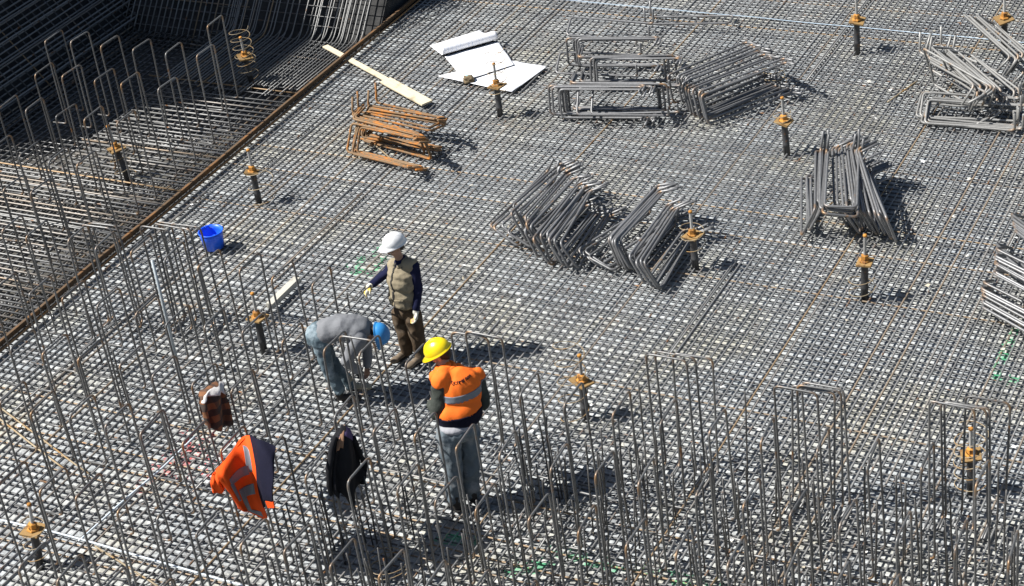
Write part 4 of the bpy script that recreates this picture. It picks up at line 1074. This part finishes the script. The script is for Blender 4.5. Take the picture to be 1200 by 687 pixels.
for rg in [(.44, .50, 0, .5), (.22, .46, .42, .52), (.20, .27, .5, .74), (.36, .55, .62, .72), (.70, .77, 0, .6), (.30, .5, .9, .96), (.3, .36, .62, .9)]:
    cloth('reflective_stripe', jrows, M['reflect'], jk, th=.006, nx=16, ny=16, off=.011, rng=rg, **kw)
srows = [mixx([(250, 556, x1 - .02), (256, 548, x1 - .04), (264, 540, x1 - .05)]), mixx([(247, 566, x1 - .02), (253, 562, x1 + .02), (260, 558, x1 + .05)]), mixx([(250, 578, x1 - .0), (257, 578, x1 + .03), (264, 574, x1 + .08)])]
cloth('sleeve', srows, M['orange_deep'], jk, wr=.03, ws=4, seed=7, nx=20, ny=20)
brows = [mixx([(252, 553, x1), (270, 533, x1), (288, 511, x1)]), mixx([(252, 560, x1 - .1), (268, 545, x1 - .11), (285, 525, x1 - .1)]), mixx([(254, 572, x1 - .12), (268, 560, x1 - .13), (283, 544, x1 - .12)])]
cloth('back_flap', brows, M['orange_deep'], jk, wr=.03, ws=4, seed=9, nx=20, ny=20)
# brown checked shirt
m, t, b = new_mat('brown checked flannel'); tc = N(t, 'ShaderNodeTexCoord').outputs['Object']
sx = N(t, 'ShaderNodeSeparateXYZ'); t.links.new(tc, sx.inputs[0])
def stripes(o_, fr_, th_): return math_n(t, 'GREATER_THAN', math_n(t, 'FRACT', math_n(t, 'MULTIPLY', o_, vb=fr_)), vb=th_)
c = mix_c(t, stripes(sx.outputs['Z'], 7.0, .5), (.20, .085, .035), (.045, .03, .022)); c = mix_c(t, math_n(t, 'MULTIPLY', stripes(sx.outputs['Y'], 8.0, .55), vb=.6), c, (.03, .024, .022))
t.links.new(c, b.inputs['Base Color']); b.inputs['Roughness'].default_value = .9; M['check'] = m
x1 = -1.0
hrows = [mixx([(233, 464, x1), (244, 452, x1), (258, 446, x1), (262, 450, x1 + .04)]), mixx([(235, 470, x1 + .07), (245, 461, x1 + .09), (259, 457, x1 + .1), (265, 462, x1 + .09)]),
         mixx([(236, 482, x1 + .09), (248, 480, x1 + .12), (262, 477, x1 + .12), (269, 476, x1 + .1)]), mixx([(240, 497, x1 + .09), (250, 503, x1 + .12), (263, 503, x1 + .12), (272, 494, x1 + .1)])]
sh = cloth('shirt', hrows, M['check'], None, wr=.05, ws=4.5, seed=5, folds=2.6); tag(sh, 'brown checked flannel shirt hung over a hoop', 'shirt')
cloth('shirt_lining', hrows, fabric('pale lining', (.62, .59, .56), .15), sh, th=.006, off=.022, rng=(0, .8, 0, .40), wr=.05, ws=4.5, seed=5, folds=2.6, nx=24, ny=16)
cloth('back_flap', [mixx([(233, 464, x1), (258, 446, x1)]), mixx([(233, 474, x1 - .1), (256, 457, x1 - .1)]), mixx([(236, 486, x1 - .1), (256, 470, x1 - .1)])], M['check'], sh, wr=.03, ws=4, seed=2, nx=20, ny=20)
# dark jacket
xq = G(403, 503, 1.46).x
drows = [mixx([(396, 504, xq), (403, 499, xq), (410, 503, xq + .02)]), mixx([(389, 519, xq + .02), (403, 513, xq + .12), (416, 521, xq + .06)]), mixx([(385, 546, xq + .02), (402, 544, xq + .14), (423, 545, xq + .06)]), mixx([(385, 566, xq + .03), (394, 572, xq + .12), (405, 577, xq + .12), (416, 570, xq + .12), (427, 552, xq + .06)]), mixx([(387, 574, xq + .02), (394, 582, xq + .08), (402, 577, xq + .1), (409, 591, xq + .1), (418, 576, xq + .08), (426, 561, xq + .04)])]
dj = cloth('dark_jacket', drows, M['dark'], None, wr=.06, ws=4, seed=1, folds=2.0); tag(dj, 'dark purplish black jacket hung on an upright bar', 'jacket')
V, Fc = [], []
for q_ in ([(393, 512), (388, 530), (385, 556), (388, 580)], [(413, 514), (421, 530), (427, 548), (424, 568)]):
    P_ = [xplane(a_, b_, xq + .07) for a_, b_ in q_]; c_ = [curve(P_, k / 12) for k in range(13)]
    tube_into(V, Fc, [p + Vector((0, mnoise.noise(p * 9) * .02, 0)) for p in c_], [.036 + .012 * mnoise.noise(p * 14) - .012 * k / 12 for k, p in enumerate(c_)], 10)
    sl2 = obj('sleeve', mesh_of('sleeve', V, Fc, M['dark']), dj); V, Fc = [], []
cloth('lining', drows, fabric('purple lining', (.10, .075, .16), .2), dj, th=.006, off=.014, rng=(0, 1, 0, .22), wr=.06, ws=4, seed=1, folds=2.0, nx=20, ny=12)
cloth('collar', drows, fabric('tan collar', (.26, .15, .09), .2), dj, th=.006, off=.022, rng=(.2, .48, .12, .36), wr=.06, ws=4, seed=1, folds=2.0, nx=14, ny=12)
cloth('back_flap', [mixx([(396, 504, xq), (410, 503, xq)]), mixx([(391, 522, xq - .1), (414, 522, xq - .08)]), mixx([(389, 560, xq - .12), (420, 556, xq - .1)])], M['dark'], dj, wr=.04, ws=4, seed=6, nx=20, ny=20)
o = obj('starter_bar', st_meshes[7]); o.location = (xq - .02, G(403, 503, 1.46).y, 0); o.scale = (1, 1, 1.26)
tag(o, 'upright steel bar carrying the dark jacket', 'starter bar')
